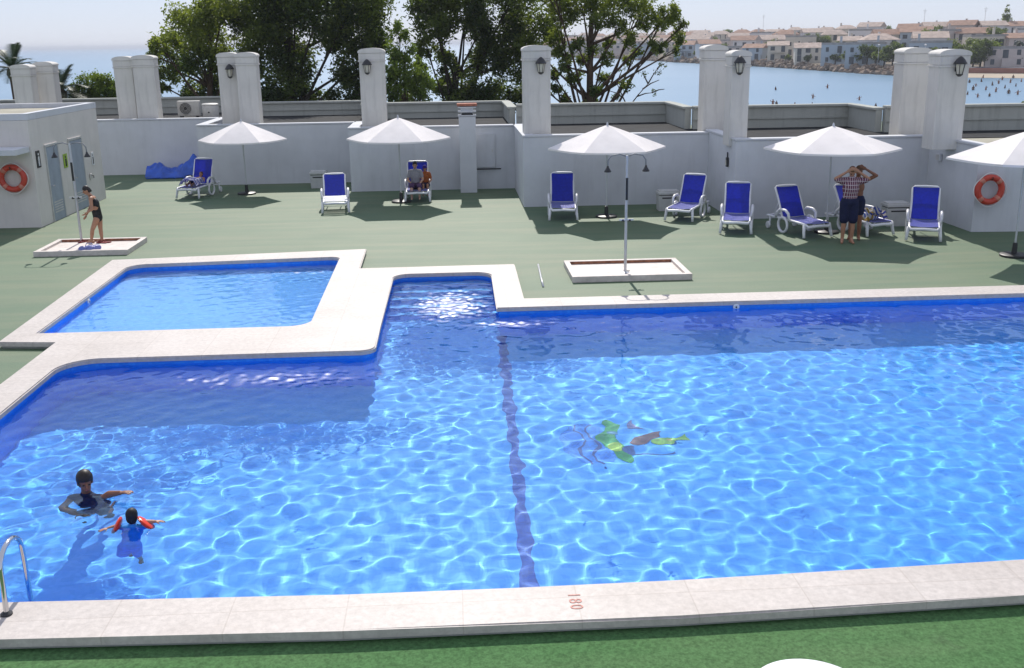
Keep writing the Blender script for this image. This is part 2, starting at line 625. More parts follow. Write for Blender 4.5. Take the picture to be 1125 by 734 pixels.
OUTER = (OUT_FRONT + [(16.6, 18.70), (1.31, 18.76), (1.33, 21.88), (-1.975, 21.85), (-2.0, 24.02), (-7.66, 23.46), (-7.45, 16.74), (-6.5, 16.62), (-6.5, 13.0)])

mb = holed_sheet(OUTER, [MAIN, KIDS], 0, .075)
bmesh.ops.bevel(mb.bm, geom=[e for e in mb.bm.edges if len(e.link_faces) == 2 and abs(e.verts[0].co.z) < 1e-4 and abs(e.verts[1].co.z) < 1e-4 and e.calc_face_angle(0) > 1], offset=.018, segments=2, affect='EDGES')
coping = tag(mb.build('pool_coping', M['coping']), kind='structure')
receivers.append(coping)
# a plinth under the overhanging edge
mb = holed_sheet(offset_poly(OUTER, -.05), [offset_poly(MAIN, .05), offset_poly(KIDS, .05)], -.075, .4)
tag(mb.build('coping_base', M['parapet']), kind='structure')

OI = offset_poly(OUTER, -.12)
mb = holed_sheet([(-40, 8.0), (-6.38, 8.0)] + OI[6:][::-1] + [(16.48, 8.0), (40, 8.0), (40, 60), (-40, 60)], [], DECK)
deck = tag(mb.build('pool_deck', M['deck']), kind='structure')
mb = MB().face([(-40, -3, DECK), (40, -3, DECK), (40, 8.0, DECK), (-40, 8.0, DECK)])
tag(mb.build('near_deck', M['deck_near']), kind='structure')

# ------------------------------------------------------------------ pool shells
DEPTH = -1.47


def shell(name, outline, z0, z1, mat, off=.045):
    mb = MB()
    poly = offset_poly(outline, off)
    n = len(poly)
    a = [mb.bm.verts.new((x, y, z0)) for x, y in poly]
    b = [mb.bm.verts.new((x, y, z1)) for x, y in poly]
    for i in range(n):
        mb.bm.faces.new((b[i], b[(i + 1) % n], a[(i + 1) % n], a[i]))
    me = bpy.data.meshes.new(name)
    mb.bm.to_mesh(me)
    o = bpy.data.objects.new(name, me)
    C.objects.link(o)
    me.materials.append(mat)
    tag(o, kind='structure')
    receivers.append(o)
    mb.bm.free()
    return o


shell('pool_wall_lining', MAIN, DEPTH, -.076, M['tile_shaded'])
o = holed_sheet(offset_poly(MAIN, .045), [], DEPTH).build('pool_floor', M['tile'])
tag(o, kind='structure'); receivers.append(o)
shell('paddling_pool_lining', KIDS, -.55, -.076, M['tile_shaded'])
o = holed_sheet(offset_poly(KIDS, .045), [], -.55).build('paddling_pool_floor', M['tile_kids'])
tag(o, kind='structure'); receivers.append(o)
# entry steps at the head of the bay
mb = MB()
for i in range(5):
    y1 = 21.17 - .36 * i
    y0 = y1 - .36
    zt = -.36 - .22 * i
    mb.box((-.235, (y0 + y1) / 2, (zt + DEPTH) / 2), (2.10, .36 - .004, zt - DEPTH))
o = mb.build('pool_steps', M['tile'])
tag(o, kind='structure'); receivers.append(o)
mb = MB()
for i in range(5):
    y0 = 21.17 - .36 * (i + 1)
    zt = -.36 - .22 * i
    mb.box((-.235, y0 + .03, zt + .004), (2.06, .06, .004))
o = mb.build('step_nosing', M['lane'])
tag(o, kind='structure'); receivers.append(o)
# lane line on the floor
o = MB().face([(.59, 8.2, DEPTH + .004), (.74, 8.2, DEPTH + .004), (.93, 18.08, DEPTH + .004), (.76, 18.08, DEPTH + .004)]).build('lane_line', M['lane'])
tag(o, kind='structure'); receivers.append(o)

# floor mosaic picture: abstract sea life laid in coloured tiles
mos = empty('floor_mosaic', 'coloured mosaic picture of fish and weed on the pool floor', 'mosaic', (2.18, 13.0, DEPTH))
mos.scale = (.8, .92, 1)


def flat(name, pts, col, h, closed_smooth=True):
    mb = MB()
    mb.face([(x, y, h) for x, y in pts])
    bmesh.ops.triangulate(mb.bm, faces=mb.bm.faces)
    m = tile_material(name + '_tiles', tuple(c * .8 for c in col), tuple(min(1, c * 1.2) for c in col), None, .035)
    o = mb.build(name, m, mos)
    receivers.append(o)
    return o


def blob(cx, cy, rx, ry, rot=0, n=20, wob=.12, seed=0):
    r = random.Random(seed)
    ph = [r.uniform(0, 6.28) for _ in range(3)]
    pts = []
    for i in range(n):
        a = 2 * PI * i / n
        k = 1 + wob * (math.sin(2 * a + ph[0]) + .6 * math.sin(3 * a + ph[1]))
        x, y = rx * k * math.cos(a), ry * k * math.sin(a)
        pts.append((cx + x * math.cos(rot) - y * math.sin(rot), cy + x * math.sin(rot) + y * math.cos(rot)))
    return pts


def ribbon(path, w):
    L, Rr = [], []
    for i, p in enumerate(path):
        p = Vector(p)
        t = (Vector(path[min(i + 1, len(path) - 1)]) - Vector(path[max(i - 1, 0)])).normalized()
        nrm = Vector((-t.y, t.x))
        ww = w[i] if isinstance(w, list) else w
        L.append(tuple(p + nrm * ww)); Rr.append(tuple(p - nrm * ww))
    return L + Rr[::-1]


flat('blue_ground', blob(-.52, .05, .42, .82, .1, 26, .06, 3), (.03, .24, .72), .004)
for k in (1, 2):
    pth = [(-.85 + .08 * math.sin(1.6 * t + k) + .21 * k, -.75 + 1.5 * t / 7) for t in range(8)]
    flat('weed', ribbon(pth, .022), (.02, .05, .28), .008)
flat('green_ribbon', ribbon([(-.12, .85), (.02, .72), (-.05, .5), (-.2, .25), (-.16, -.02), (-.02, -.2), (.0, -.45), (.12, -.62)], [.05, .11, .13, .14, .16, .13, .1, .05]), (.03, .34, .06), .012)
flat('yellow_patch', blob(-.1, -.12, .14, .17, 0, 16, .1, 5), (.50, .56, .02), .016)
flat('dark_spot', blob(.12, -.25, .12, .12, 0, 14, .1, 6), (.02, .07, .28), .016)
flat('dark_spot', blob(-.05, .38, .09, .1, 0, 14, .1, 7), (.02, .16, .30), .016)
flat('mauve_fish', [(.2, .02), (.3, .16), (.45, .26), (.62, .34), (.80, .36), (.72, .22), (.58, .06), (.42, -.1), (.28, -.16), (.22, -.08)], (.22, .035, .05), .012)
flat('mauve_fin', [(.22, .5), (.30, .75), (.36, .88), (.42, .7), (.52, .5), (.36, .52)], (.22, .14, .32), .012)
flat('yellow_fish', [(.56, .02), (.70, .14), (.88, .19), (1.02, .12), (1.18, .22), (1.16, -.03), (1.0, -.04), (.84, -.14), (.68, -.1)], (.30, .46, .02), .012)
flat('orange_spot', blob(.86, .02, .07, .06, 0, 12, .1, 9), (.75, .35, .08), .016)
for (cx, cy, r0, a0, a1) in ((.55, .1, .62, 215, 300),):
    flat('outline', ribbon([(cx + r0 * math.cos(R(a)), cy + r0 * .85 * math.sin(R(a))) for a in np.linspace(a0, a1, 16)], .025), (.01, .05, .28), .008)


# ------------------------------------------------------------------ water surfaces
def inside(px, py, poly):
    res = np.zeros(px.shape, bool)
    n = len(poly)
    for i in range(n):
        x0, y0 = poly[i - 1]
        x1, y1 = poly[i]
        if y0 == y1:
            continue
        c = ((y0 > py) != (y1 > py)) & (px < (x1 - x0) * (py - y0) / (y1 - y0) + x0)
        res ^= c
    return res


def water_mesh(name, outline, z, step, waves, seed, x_max=None, patch=None):
    out = offset_poly(outline, .04)
    xs = [p[0] for p in out]; ys = [p[1] for p in out]
    x1 = min(max(xs), x_max) if x_max else max(xs)
    X = np.arange(min(xs) - step, x1 + step, step)
    Y = np.arange(min(ys) - step, max(ys) + step, step)
    gx, gy = np.meshgrid(X, Y)
    rng = np.random.default_rng(seed)
    chop = np.zeros_like(gx)
    h = np.zeros_like(gx)
    for (n, l0, l1, slope) in waves:
        for i in range(n):
            lam = math.exp(rng.uniform(math.log(l0), math.log(l1)))
            k = 2 * PI / lam
            th = rng.uniform(0, 2 * PI)
            a = slope / k * math.sqrt(2 / n)
            h += a * np.sin(k * (gx * math.cos(th) + gy * math.sin(th)) + rng.uniform(0, 6.28))
    if patch:
        for (cx, cy, rx, ry, n, l0, l1, slope, chp) in patch:
            m_ = np.exp(-(((gx - cx) / rx) ** 2 + ((gy - cy) / ry) ** 2))
            hh = np.zeros_like(gx)
            for i in range(n):
                lam = math.exp(rng.uniform(math.log(l0), math.log(l1)))
                k = 2 * PI / lam
                th = rng.uniform(0, 2 * PI)
                hh += slope / k * math.sqrt(2 / n) * np.sin(k * (gx * math.cos(th) + gy * math.sin(th)) + rng.uniform(0, 6.28))
            h += hh * m_
            chop = np.maximum(chop, m_ * chp)
    ny, nx = gx.shape
    cxm = (gx[:-1, :-1] + gx[1:, 1:]) / 2
    cym = (gy[:-1, :-1] + gy[1:, 1:]) / 2
    keep = inside(cxm, cym, out)
    idx = np.arange(ny * nx).reshape(ny, nx)
    f = np.stack([idx[:-1, :-1], idx[:-1, 1:], idx[1:, 1:], idx[1:, :-1]], -1)[keep]
    used = np.unique(f)
    remap = np.full(ny * nx, -1)
    remap[used] = np.arange(len(used))
    f = remap[f]
    vs = np.stack([gx, gy, z + h], -1).reshape(-1, 3)[used]
    me = bpy.data.meshes.new(name)
    me.vertices.add(len(vs)); me.vertices.foreach_set('co', vs.ravel())
    me.loops.add(f.size); me.loops.foreach_set('vertex_index', f.ravel())
    me.polygons.add(len(f))
    me.polygons.foreach_set('loop_start', np.arange(0, f.size, 4))
    me.polygons.foreach_set('loop_total', np.full(len(f), 4))
    me.polygons.foreach_set('use_smooth', np.ones(len(f), bool))
    me.update(calc_edges=True)
    ch_ = me.attributes.new('chop', 'FLOAT', 'POINT')
    ch_.data.foreach_set('value', chop.ravel()[used])
    o = bpy.data.objects.new(name, me)
    C.objects.link(o)
    me.materials.append(M['water'])
    o.cycles.is_caustics_caster = True
    return tag(o, kind='structure')


m = bpy.data.materials.new('clear_pool_water')
nt, b = nodes(m)
nt.nodes.remove(b)
rf = nt.nodes.new('ShaderNodeBsdfGlass')
rf.inputs['IOR'].default_value = 1.33
rf.inputs['Roughness'].default_value = 0
rf.inputs['Color'].default_value = (.80, .965, 1, 1)
gl = nt.nodes.new('ShaderNodeBsdfGlossy')
gl.distribution = 'BECKMANN'
ms = nt.nodes.new('ShaderNodeMixShader')
ca = nt.nodes.new('ShaderNodeAttribute')
ca.attribute_name = 'chop'
for lo, hi, sock in ((.17, .43, gl.inputs['Roughness']), (.035, .085, ms.inputs[0])):
    mr = nt.nodes.new('ShaderNodeMapRange')
    mr.inputs['To Min'].default_value = lo
    mr.inputs['To Max'].default_value = hi
    nt.links.new(ca.outputs['Fac'], mr.inputs['Value'])
    nt.links.new(mr.outputs[0], sock)
nt.links.new(rf.outputs[0], ms.inputs[1])
nt.links.new(gl.outputs[0], ms.inputs[2])
nt.links.new(ms.outputs[0], nt.nodes['Material Output'].inputs[0])
M['water'] = m
water_mesh('pool_water', MAIN, WATER, .04,
           [(48, .20, .50, .038), (10, .8, 2.2, .010), (20, .12, .20, .012)], 5, 14.0,
           [(-.1, 18.9, .85, 1.5, 34, .12, .26, .20, 1.), (-3.0, 14.75, 2.2, .55, 34, .12, .26, .13, .85), (-4.3, 13.3, 1.2, .7, 30, .12, .26, .07, .5), (1.0, 17.4, 1.0, .25, 34, .12, .26, .18, .9), (-3.9, 10.2, .75, .75, 26, .14, .34, .13, .25),])
water_mesh('paddling_pool_water', KIDS, WATER, .04, [(26, .22, .6, .018), (16, .12, .22, .022)], 9, None,
           [(-3.5, 22.2, 1.2, .30, 24, .14, .3, .11, .7), (-3.1, 18.0, .8, .35, 24, .14, .3, .10, .6)])

# ------------------------------------------------------------------ walls of the sun deck
GW = None


def wall_poly(name, label, pts, top, th=.3, mat=None, cat='wall'):
    """an L-shaped run of wall: outline pts on the deck side, thickness away from the deck"""
    mb = MB()
    lft = []
    for i, p in enumerate(pts):
        p = Vector(p)
        ns = []
        if i > 0:
            t = (p - Vector(pts[i - 1])).normalized(); ns.append(Vector((-t.y, t.x)))
        if i < len(pts) - 1:
            t = (Vector(pts[i + 1]) - p).normalized(); ns.append(Vector((-t.y, t.x)))
        nn = sum(ns, Vector((0, 0))).normalized()
        lft.append(tuple(p + nn * th / max(.5, nn.dot(ns[0]))))
    poly = [tuple(p) for p in pts] + lft[::-1]
    mb.prism(poly, DECK - .3, top)
    bmesh.ops.bevel(mb.bm, geom=[e for e in mb.bm.edges if abs(e.verts[0].co.z - top) < 1e-4 and abs(e.verts[1].co.z - top) < 1e-4], offset=.02, segments=2, affect='EDGES')
    o = mb.build(name, mat or M['wall'])
    cap = MB()
    cp = offset_poly(poly, .025)
    cap.prism(cp, top + .001, top + .045)
    cap.build('wall_cap', M['wall'], o)
    mb = MB()
    return tag(o, label, cat)


WT = 1.93
wall_poly('rendered_wall', 'farthest white wall section behind the heap of blue sheeting', [(-24, 40.9), (-8.752, 40.9)], WT)
wall_poly('rendered_wall', 'white wall section behind the leftmost white parasol', [(-8.75, 41.2), (-8.75, 37.25), (-3.282, 37.25)], WT)
wall_poly('rendered_wall', 'white wall section behind the free-standing chimney pillar', [(-3.28, 37.55), (-3.28, 34.75), (2.158, 34.75)], WT)
wall_poly('rendered_wall', 'white wall section behind the shower and the lounger pair', [(2.16, 35.05), (2.16, 30.6), (7.638, 30.6)], WT)
wall_poly('rendered_wall', 'white wall section behind the man in the plaid shirt', [(7.64, 30.9), (7.64, 27.6), (12.938, 27.6)], WT + .06)
wall_poly('rendered_wall', 'nearest white wall section carrying the life ring under the right edge parasol', [(12.94, 27.9), (12.94, 24.9), (22, 24.2)], WT + .06)

# upper terrace behind the walls, with a near-black strip laid over the floor in front of its parapet
TZ = 1.80
mb = MB()
steps = [(-30, -8.55, 41.25, 47.0), (-8.55, -3.08, 37.6, 44.0), (-3.08, 2.36, 35.1, 41.2), (2.36, 7.84, 30.95, 37.0), (7.84, 13.14, 27.95, 33.8), (13.14, 34, 25.25, 31.4)]
for (x0, x1, y0, y1) in steps:
    mb.box(((x0 + x1) / 2, (y0 + y1) / 2, TZ - .35), (x1 - x0 - .01, y1 - y0, .7))
tag(mb.build('upper_terrace_floor', M['terrace']), kind='structure')
mb = MB()
for i, (x0, x1, y0, y1) in enumerate(steps):
    d0 = 1.0 if i < 5 else 3.7
    mb.box(((x0 + x1) / 2, (y0 + d0 + y1) / 2, TZ + .01), (x1 - x0 - .01, y1 - y0 - d0, .02))
tag(mb.build('dark_floor_strip', M['floor_dark']), kind='structure')

plabels = ['grey concrete parapet left of the air conditioners', 'grey concrete parapet between the first two lantern columns', 'grey concrete parapet behind the chimney pillar',
           'grey concrete parapet below the tall open tree', 'grey concrete parapet in front of the bay', 'grey concrete parapet at the right edge with yellow plants']
ptop = [2.42, 2.30, 2.34, 2.44, 2.46, 2.52]
for i, (x0, x1, y0, y1) in enumerate(steps):
    mb = MB()
    zt = ptop[i]
    mb.box(((x0 + x1) / 2, y1 - .15, (TZ + zt) / 2), (x1 - x0 - .02, .22, zt - TZ))
    yn = steps[i + 1][3] if i < 5 else y1 - 3
    mb.box((x1 - .13, (y1 - .28 + yn - .1) / 2, (TZ + zt) / 2), (.2, y1 - .28 - yn + .1, zt - TZ))
    o = tag(mb.build('concrete_parapet', M['parapet']), plabels[i], 'parapet')
    mb = MB()
    mb.box(((x0 + x1) / 2, y1 - .15, zt + .045), (x1 - x0 - .02, .36, .08), bevel=.02)
    mb.box((x1 - .13, (y1 - .34 + yn - .1) / 2, zt + .045), (.34, y1 - .34 - yn + .1, .08), bevel=.02)
    mb.build('coping_slab', M['parapet'], o)
    mb = MB()
    mb.box(((x0 + x1) / 2, y1 - .28, TZ + .5 * (zt - TZ)), (x1 - x0 - .02, .04, .05))
    mb.build('ledge', M['parapet'], o)


# ------------------------------------------------------------------ columns and lanterns
def column(label, x, y, top, w=.72, d=.62):
    g = 'weathered columns along the wall'
    o = tag(MB().box((0, 0, (top - .42) / 2 + TZ / 2), (w, d, top - .42 - TZ), bevel=.015).build('rendered_column', M['column'], loc=(x, y, 0)), label, 'column', g)
    mb = MB()
    mb.box((0, 0, top - .40), (w + .06, d + .06, .05), bevel=.01)
    mb.box((0, 0, top - .26), (w + .02, d + .02, .22), bevel=.01)
    mb.build('collar', M['column'], o)
    mb = MB()                            # gently vaulted cap
    n = 10
    prof = [(-w / 2 - .03, 0)] + [((-w / 2 - .03) * math.cos(PI * k / n), .05 + .11 * math.sin(PI * k / n)) for k in range(n + 1)] + [(w / 2 + .03, 0)]
    a = [mb.bm.verts.new((px_, -d / 2 - .03, top - .145 + pz)) for px_, pz in prof]
    b_ = [mb.bm.verts.new((px_, d / 2 + .03, top - .145 + pz)) for px_, pz in prof]
    for i in range(len(prof)):
        j = (i + 1) % len(prof)
        mb.bm.faces.new((a[i], a[j], b_[j], b_[i]))
    mb.bm.faces.new(a); mb.bm.faces.new(b_[::-1])
    mb.build('vaulted_cap', M['column'], o)
    return o


cols = [('far left weathered column beside the palm', -16.1, 41.8, 4.02, .70), ('weathered column left of the pale stone urn', -15.55, 42.6, 4.1, .72),
        ('left one of the column pair at the green bush', -12.35, 42.0, 4.26, .70), ('right one of the column pair at the green bush', -11.5, 41.7, 4.30, .80),
        ('left half of the lantern column pair beside the air conditioner', -7.72, 38.6, 4.37, .68), ('right half of the column pair beside the air conditioner', -6.98, 38.1, 4.37, .70),
        ('single lantern column behind the second parasol from the left', -2.48, 35.9, 4.46, .82), ('single lantern column left of the tall open tree', 2.62, 31.45, 4.49, .80),
        ('left one of the column pair standing in front of the water', 7.86, 31.3, 4.43, .66), ('lantern column standing on the wall corner before the bay', 7.80, 28.35, 4.30, .50),
        ('sunlit tall column left of the right lantern column', 12.66, 28.5, 4.30, .74), ('right lantern column in front of the beach', 12.68, 26.4, 4.27, .76)]
for c in cols:
    column(*c)


def lantern(label, x, y, z):
    g = 'black wall lanterns on the columns'
    t = empty('wall_lantern', label, 'lantern', (x, y, z), 0, g)
    mb = MB()
    mb.tube([(0, .16, .06), (0, .05, .10), (0, 0, .22)], .015, 8)
    mb.box((0, .155, .02), (.10, .02, .24))
    mb.build('bracket', M['dark_metal'], t)
    MB().lathe([(.02, .27), (.05, .25), (.10, .20), (.165, .10), (.16, .085), (.02, .085)], seg=12).build('hood', M['dark_metal'], t, True, autosmooth=40)
    MB().lathe([(.075, -.16), (.12, .08)], seg=6).build('lamp_glass', M['lamp_glass'], t)
    mb = MB()
    for k in range(6):
        a = 2 * PI * k / 6
        mb.tube([(.077 * math.cos(a), .077 * math.sin(a), -.165), (.122 * math.cos(a), .122 * math.sin(a), .085)], .009, 6)
    mb.lathe([(.03, -.22), (.085, -.175), (.085, -.155)], seg=12)
    mb.build('cage', M['dark_metal'], t)


for lb, x, y, z in [('black lantern on the column beside the air conditioner', -7.62, 38.12, 3.72), ('black lantern on the column behind the second parasol', -2.62, 35.42, 3.85),
                    ('black lantern on the column left of the open tree', 2.72, 30.97, 3.90), ('black lantern on the column standing on the wall corner', 7.72, 27.87, 3.90), ('black lantern on the rightmost column before the beach', 12.74, 25.92, 3.84)]:
    lantern(lb, x, y, z)

# chimney-like pillar standing on the deck
t = empty('chimney_pillar', 'white free-standing chimney pillar with vents and a tiled cap', 'pillar', (.60, 33.9, DECK))
MB().box((0, .18, 1.22), (.54, .36, 2.44), bevel=.012).build('shaft', M['wall'], t)
mb = MB()
for zz in (2.47, 2.60, 2.73):
    mb.box((0, .18, zz), (.58, .42, .035))
mb.box((0, .18, 2.58), (.40, .26, .30))
mb.build('vent', M['wall'], t)
MB().box((0, .18, 2.81), (.64, .48, .075), bevel=.015).build('tile_cap', M['terracotta'], t)
MB().box((0, -.012, 2.52), (.36, .012, .07)).build('dark_slot', M['black'], t)
# pipe box left on the wall right of the pillar
t = empty('meter_box', 'pale flat meter cupboard on the wall right of the chimney pillar', 'meter box', (1.20, 34.74, 1.15))
MB().box((0, -.03, 0), (.62, .06, 1.1), bevel=.01).build('door_panel', M['wall'], t)
MB().box((.22, -.065, 0), (.03, .02, .10)).build('handle', M['ac'], t)
t = empty('low_rail', 'thin dark rail low on the wall right of the chimney pillar', 'rail', (1.25, 34.72, .55))
MB().tube([(-.45, -.06, 0), (.45, -.06, 0)], .02, 8).build('bar', M['dark_metal'], t, True)
MB().box((-.42, -.03, 0), (.03, .07, .03)).build('bracket', M['dark_metal'], t)
MB().box((.42, -.03, 0), (.03, .07, .03)).build('bracket', M['dark_metal'], t)
# small wall lamp on the return at the corner
p = at(802, 173, 28.35)
t = empty('bulkhead_lamp', 'small dark lamp on the wall corner above the loungers', 'wall lamp', (7.63, 28.3, 1.35))
MB().box((-.03, 0, 0), (.06, .12, .26), bevel=.02).build('housing', M['dark_metal'], t)
MB().box((-.066, 0, -.02), (.02, .08, .14), bevel=.01).build('lens', M['lamp_glass'], t)
MB().box((-.025, 0, .20), (.03, .03, .14)).build('cable_box', M['dark_metal'], t)
t = empty('wall_box', 'small grey box on the wall return at the right corner', 'junction box', (12.93, 26.9, 1.52))
MB().box((-.04, 0, 0), (.07, .22, .20), bevel=.012).build('casing', M['wall'], t)
MB().box((-.08, 0, 0), (.012, .16, .14)).build('cover', M['ac'], t)

# ------------------------------------------------------------------ left service block
t = empty('service_block', 'white flat-roofed toilet block at the left edge of the deck', 'building', (-11.2, 28.9, DECK))
mb = MB()
BT = 2.88
mb.box((-2.6, 2.8, BT / 2), (5.2, 5.6, BT), bevel=.01)
mb.build('wall', M['wall_warm'], t)
mb = MB()
mb.box((-2.6, 2.8, BT + .02), (5.0, 5.4, .03))
mb.build('roof', M['terrace'], t)
mb = MB()
mb.box((-2.6, .10, BT + .09), (5.22, .20, .17))
mb.box((-.10, 2.85, BT + .09), (.20, 5.3, .17))
mb.box((-2.6, 5.51, BT + .09), (5.22, .20, .17))
mb.build('parapet', M['wall'], t)
mb = MB()
mb.box((-2.6, -.48, 2.12), (5.1, .94, .15), bevel=.01)
mb.build('canopy_slab', M['wall'], t)
for (y0, y1) in ((.92, 1.82), (2.78, 3.82)):
    f = MB()
    f.box((.012, (y0 + y1) / 2, 2.12), (.05, y1 - y0 + .10, .06))
    f.box((.012, y0 - .02, 1.05), (.05, .05, 2.08))
    f.box((.012, y1 + .02, 1.05), (.05, .05, 2.08))
    d_ = MB().box((.010, (y0 + y1) / 2, 1.04), (.03, y1 - y0 - .02, 2.06)).build('door', M['door'], t)
    f.build('door_frame', M['ac'], d_)
    MB().tube([(.035, y0 + .10, 1.0), (.075, y0 + .10, 1.0), (.075, y0 + .22, 1.0)], .012, 8).build('handle', M['steel'], d_)
    h = MB()
    for k in range(5):
        h.box((.028, (y0 + y1) / 2, .25 + .07 * k), (.012, y1 - y0 - .25, .035))
    h.build('vent', M['ac'], d_)
# pictogram plaques on the side wall
def plaque(label, y, z, w, h, back, fig):
    t2 = empty('washroom_sign', label, 'sign', (-11.185, y, z + DECK * 0), 0, 'signs on the toilet block')
    MB().box((0, 0, 0), (.016, w, h), bevel=.003).build('panel', back, t2)
    mb = MB()
    mb.ellipsoid((.012, 0, h * .28), (.006, w * .13, w * .13), seg=14, rings=8)
    mb.box((.012, 0, h * .02), (.008, w * .34, h * .26))
    mb.box((.012, -w * .09, -h * .24), (.008, w * .12, h * .30))
    mb.box((.012, w * .09, -h * .24), (.008, w * .12, h * .30))
    mb.build('figure', fig, t2)


plaque('tall black pictogram sign left of the block doors', 29.25, 1.70, .26, .46, M['sign_black'], M['sign_white'])
plaque('black and yellow green sign between the block doors', 31.25, 1.44, .30, .40, M['sign_green'], M['sign_black'])
plaque('small dark sign right of the block doors', 33.60, 1.25, .20, .40, M['sign_white'], M['sign_black'])
t = empty('wall_tap', 'small dark tap box low on the block wall right of the doors', 'tap', (-11.185, 33.2, .75))
MB().box((.02, 0, 0), (.04, .14, .16), bevel=.01).build('plate', M['ac'], t)
MB().tube([(.03, 0, .02), (.10, 0, .02), (.10, 0, -.06)], .014, 8).build('spout', M['dark_metal'], t)


def life_ring(label, loc, rz, r=.30):
    t = empty('life_ring', label, 'life ring', loc, rz, 'life rings on the walls')
    rot = Matrix.Rotation(PI / 2, 4, 'X').to_3x3()
    mb = MB()
    mb.tube([rot @ Vector((r * math.cos(2 * PI * k / 32), r * math.sin(2 * PI * k / 32), 0)) for k in range(32)], .078, 12, closed=True)
    mb.build('ring', M['ring'], t, True)
    for k in range(4):
        a0 = PI / 4 + k * PI / 2
        mb = MB()
        mb.tube([rot @ Vector((r * math.cos(a0 + d_), r * math.sin(a0 + d_), 0)) for d_ in (-.16, -.08, 0, .08, .16)], .082, 12)
        mb.build('band', M['ring_band'], t, True)
    mb = MB()
    pts = []
    for k in range(48):
        a = 2 * PI * k / 48
        rr = r + .10 + .02 * math.cos(4 * a)
        pts.append(rot @ Vector((rr * math.cos(a), rr * math.sin(a), .02)))
    mb.tube(pts, .011, 6, closed=True)
    mb.build('rope', M['ring_white'], t, True)
    MB().tube([(0, .09, r - .05), (0, -.10, r - .04), (0, -.11, r + .02)], .012, 8).build('hook', M['dark_metal'], t)


p = at(14, 196, 28.78)
life_ring('orange red life ring on the toilet block', (p.x, 28.78, p.z), 0)
p = at(1089, 209, 24.62)
life_ring('dark red life ring under the parasol at the right edge', (p.x, 24.70, p.z), 0)


# ------------------------------------------------------------------ showers and trays
def shower(label, x, y, tray_label, tray_c, tray_w, tray_d, skew=0.):
    tr = empty('shower_tray', tray_label, 'shower tray', (tray_c[0], tray_c[1], DECK), 0, 'shower trays on the deck')
    w, d = tray_w / 2, tray_d / 2
    MB().box((0, 0, .035), (tray_w - .1, tray_d - .1, .06)).build('basin', M['tray'], tr)
    mb = MB()
    mb.box((0, -d, .065), (tray_w + .12, .12, .13), bevel=.012)
    mb.box((0, d, .065), (tray_w + .12, .12, .13), bevel=.012)
    mb.box((-w, 0, .063), (.12, tray_d - .12, .126), bevel=.012)
    mb.box((w, 0, .063), (.12, tray_d - .12, .126), bevel=.012)
    mb.build('rim', M['tray'], tr)
    MB().box((0, d - .068, .095), (tray_w - .14, .012, .055)).build('rusty_edge', M['rust'], tr)
    mb = MB()
    mb.lathe([(.07, .066), (.07, .070), (.05, .071)], (0, -.1, 0), 16)
    mb.build('drain', M['dark_metal'], tr)
    t = empty('shower_post', label, 'shower', (x, y, DECK + .06), 0, 'twin-headed deck showers')
    hh = 2.42
    MB().tube([(0, 0, 0), (0, 0, hh)], .030, 12).build('post', M['pole_metal'], t, True, autosmooth=40)
    MB().lathe([(.09, 0), (.09, .012), (.035, .03)], seg=18).build('foot_plate', M['pole_metal'], t)
    for s in (-1, 1):
        a = MB().tube([(0, 0, hh - .02), (s * .15, 0, hh + .03), (s * .32, 0, hh), (s * .385, 0, hh - .09), (s * .39, 0, hh - .22)], .013, 10).build('arm', M['grey_metal'], t, True)
        MB().lathe([(.018, -.20), (.03, -.24), (.075, -.31), (.07, -.325)], (s * .39, 0, hh), 16).build('shower_head', M['dark_metal'], a, True, autosmooth=40)
        MB().lathe([(.02, 0), (.035, .01), (.03, .05)], (s * .07, -.02, 1.08), 12).build('valve', M['dark_metal'], t)
    MB().box((0, -.03, 1.12), (.30, .03, .03)).build('valve_bar', M['pole_metal'], t)
    MB().box((0, -.034, 1.75), (.05, .012, .45)).build('dark_label', M['dark_metal'], t)


shower('twin-headed shower post standing before the third parasol', 3.58, 20.98, 'white shower tray with raised rim under the right shower', (3.64, 21.24), 2.34, 1.52)
shower('twin-headed shower post beside the woman in the black swimsuit', -9.22, 26.15, 'white shower tray with rusty edge under the woman in black', (-8.74, 25.45), 2.06, 1.56)


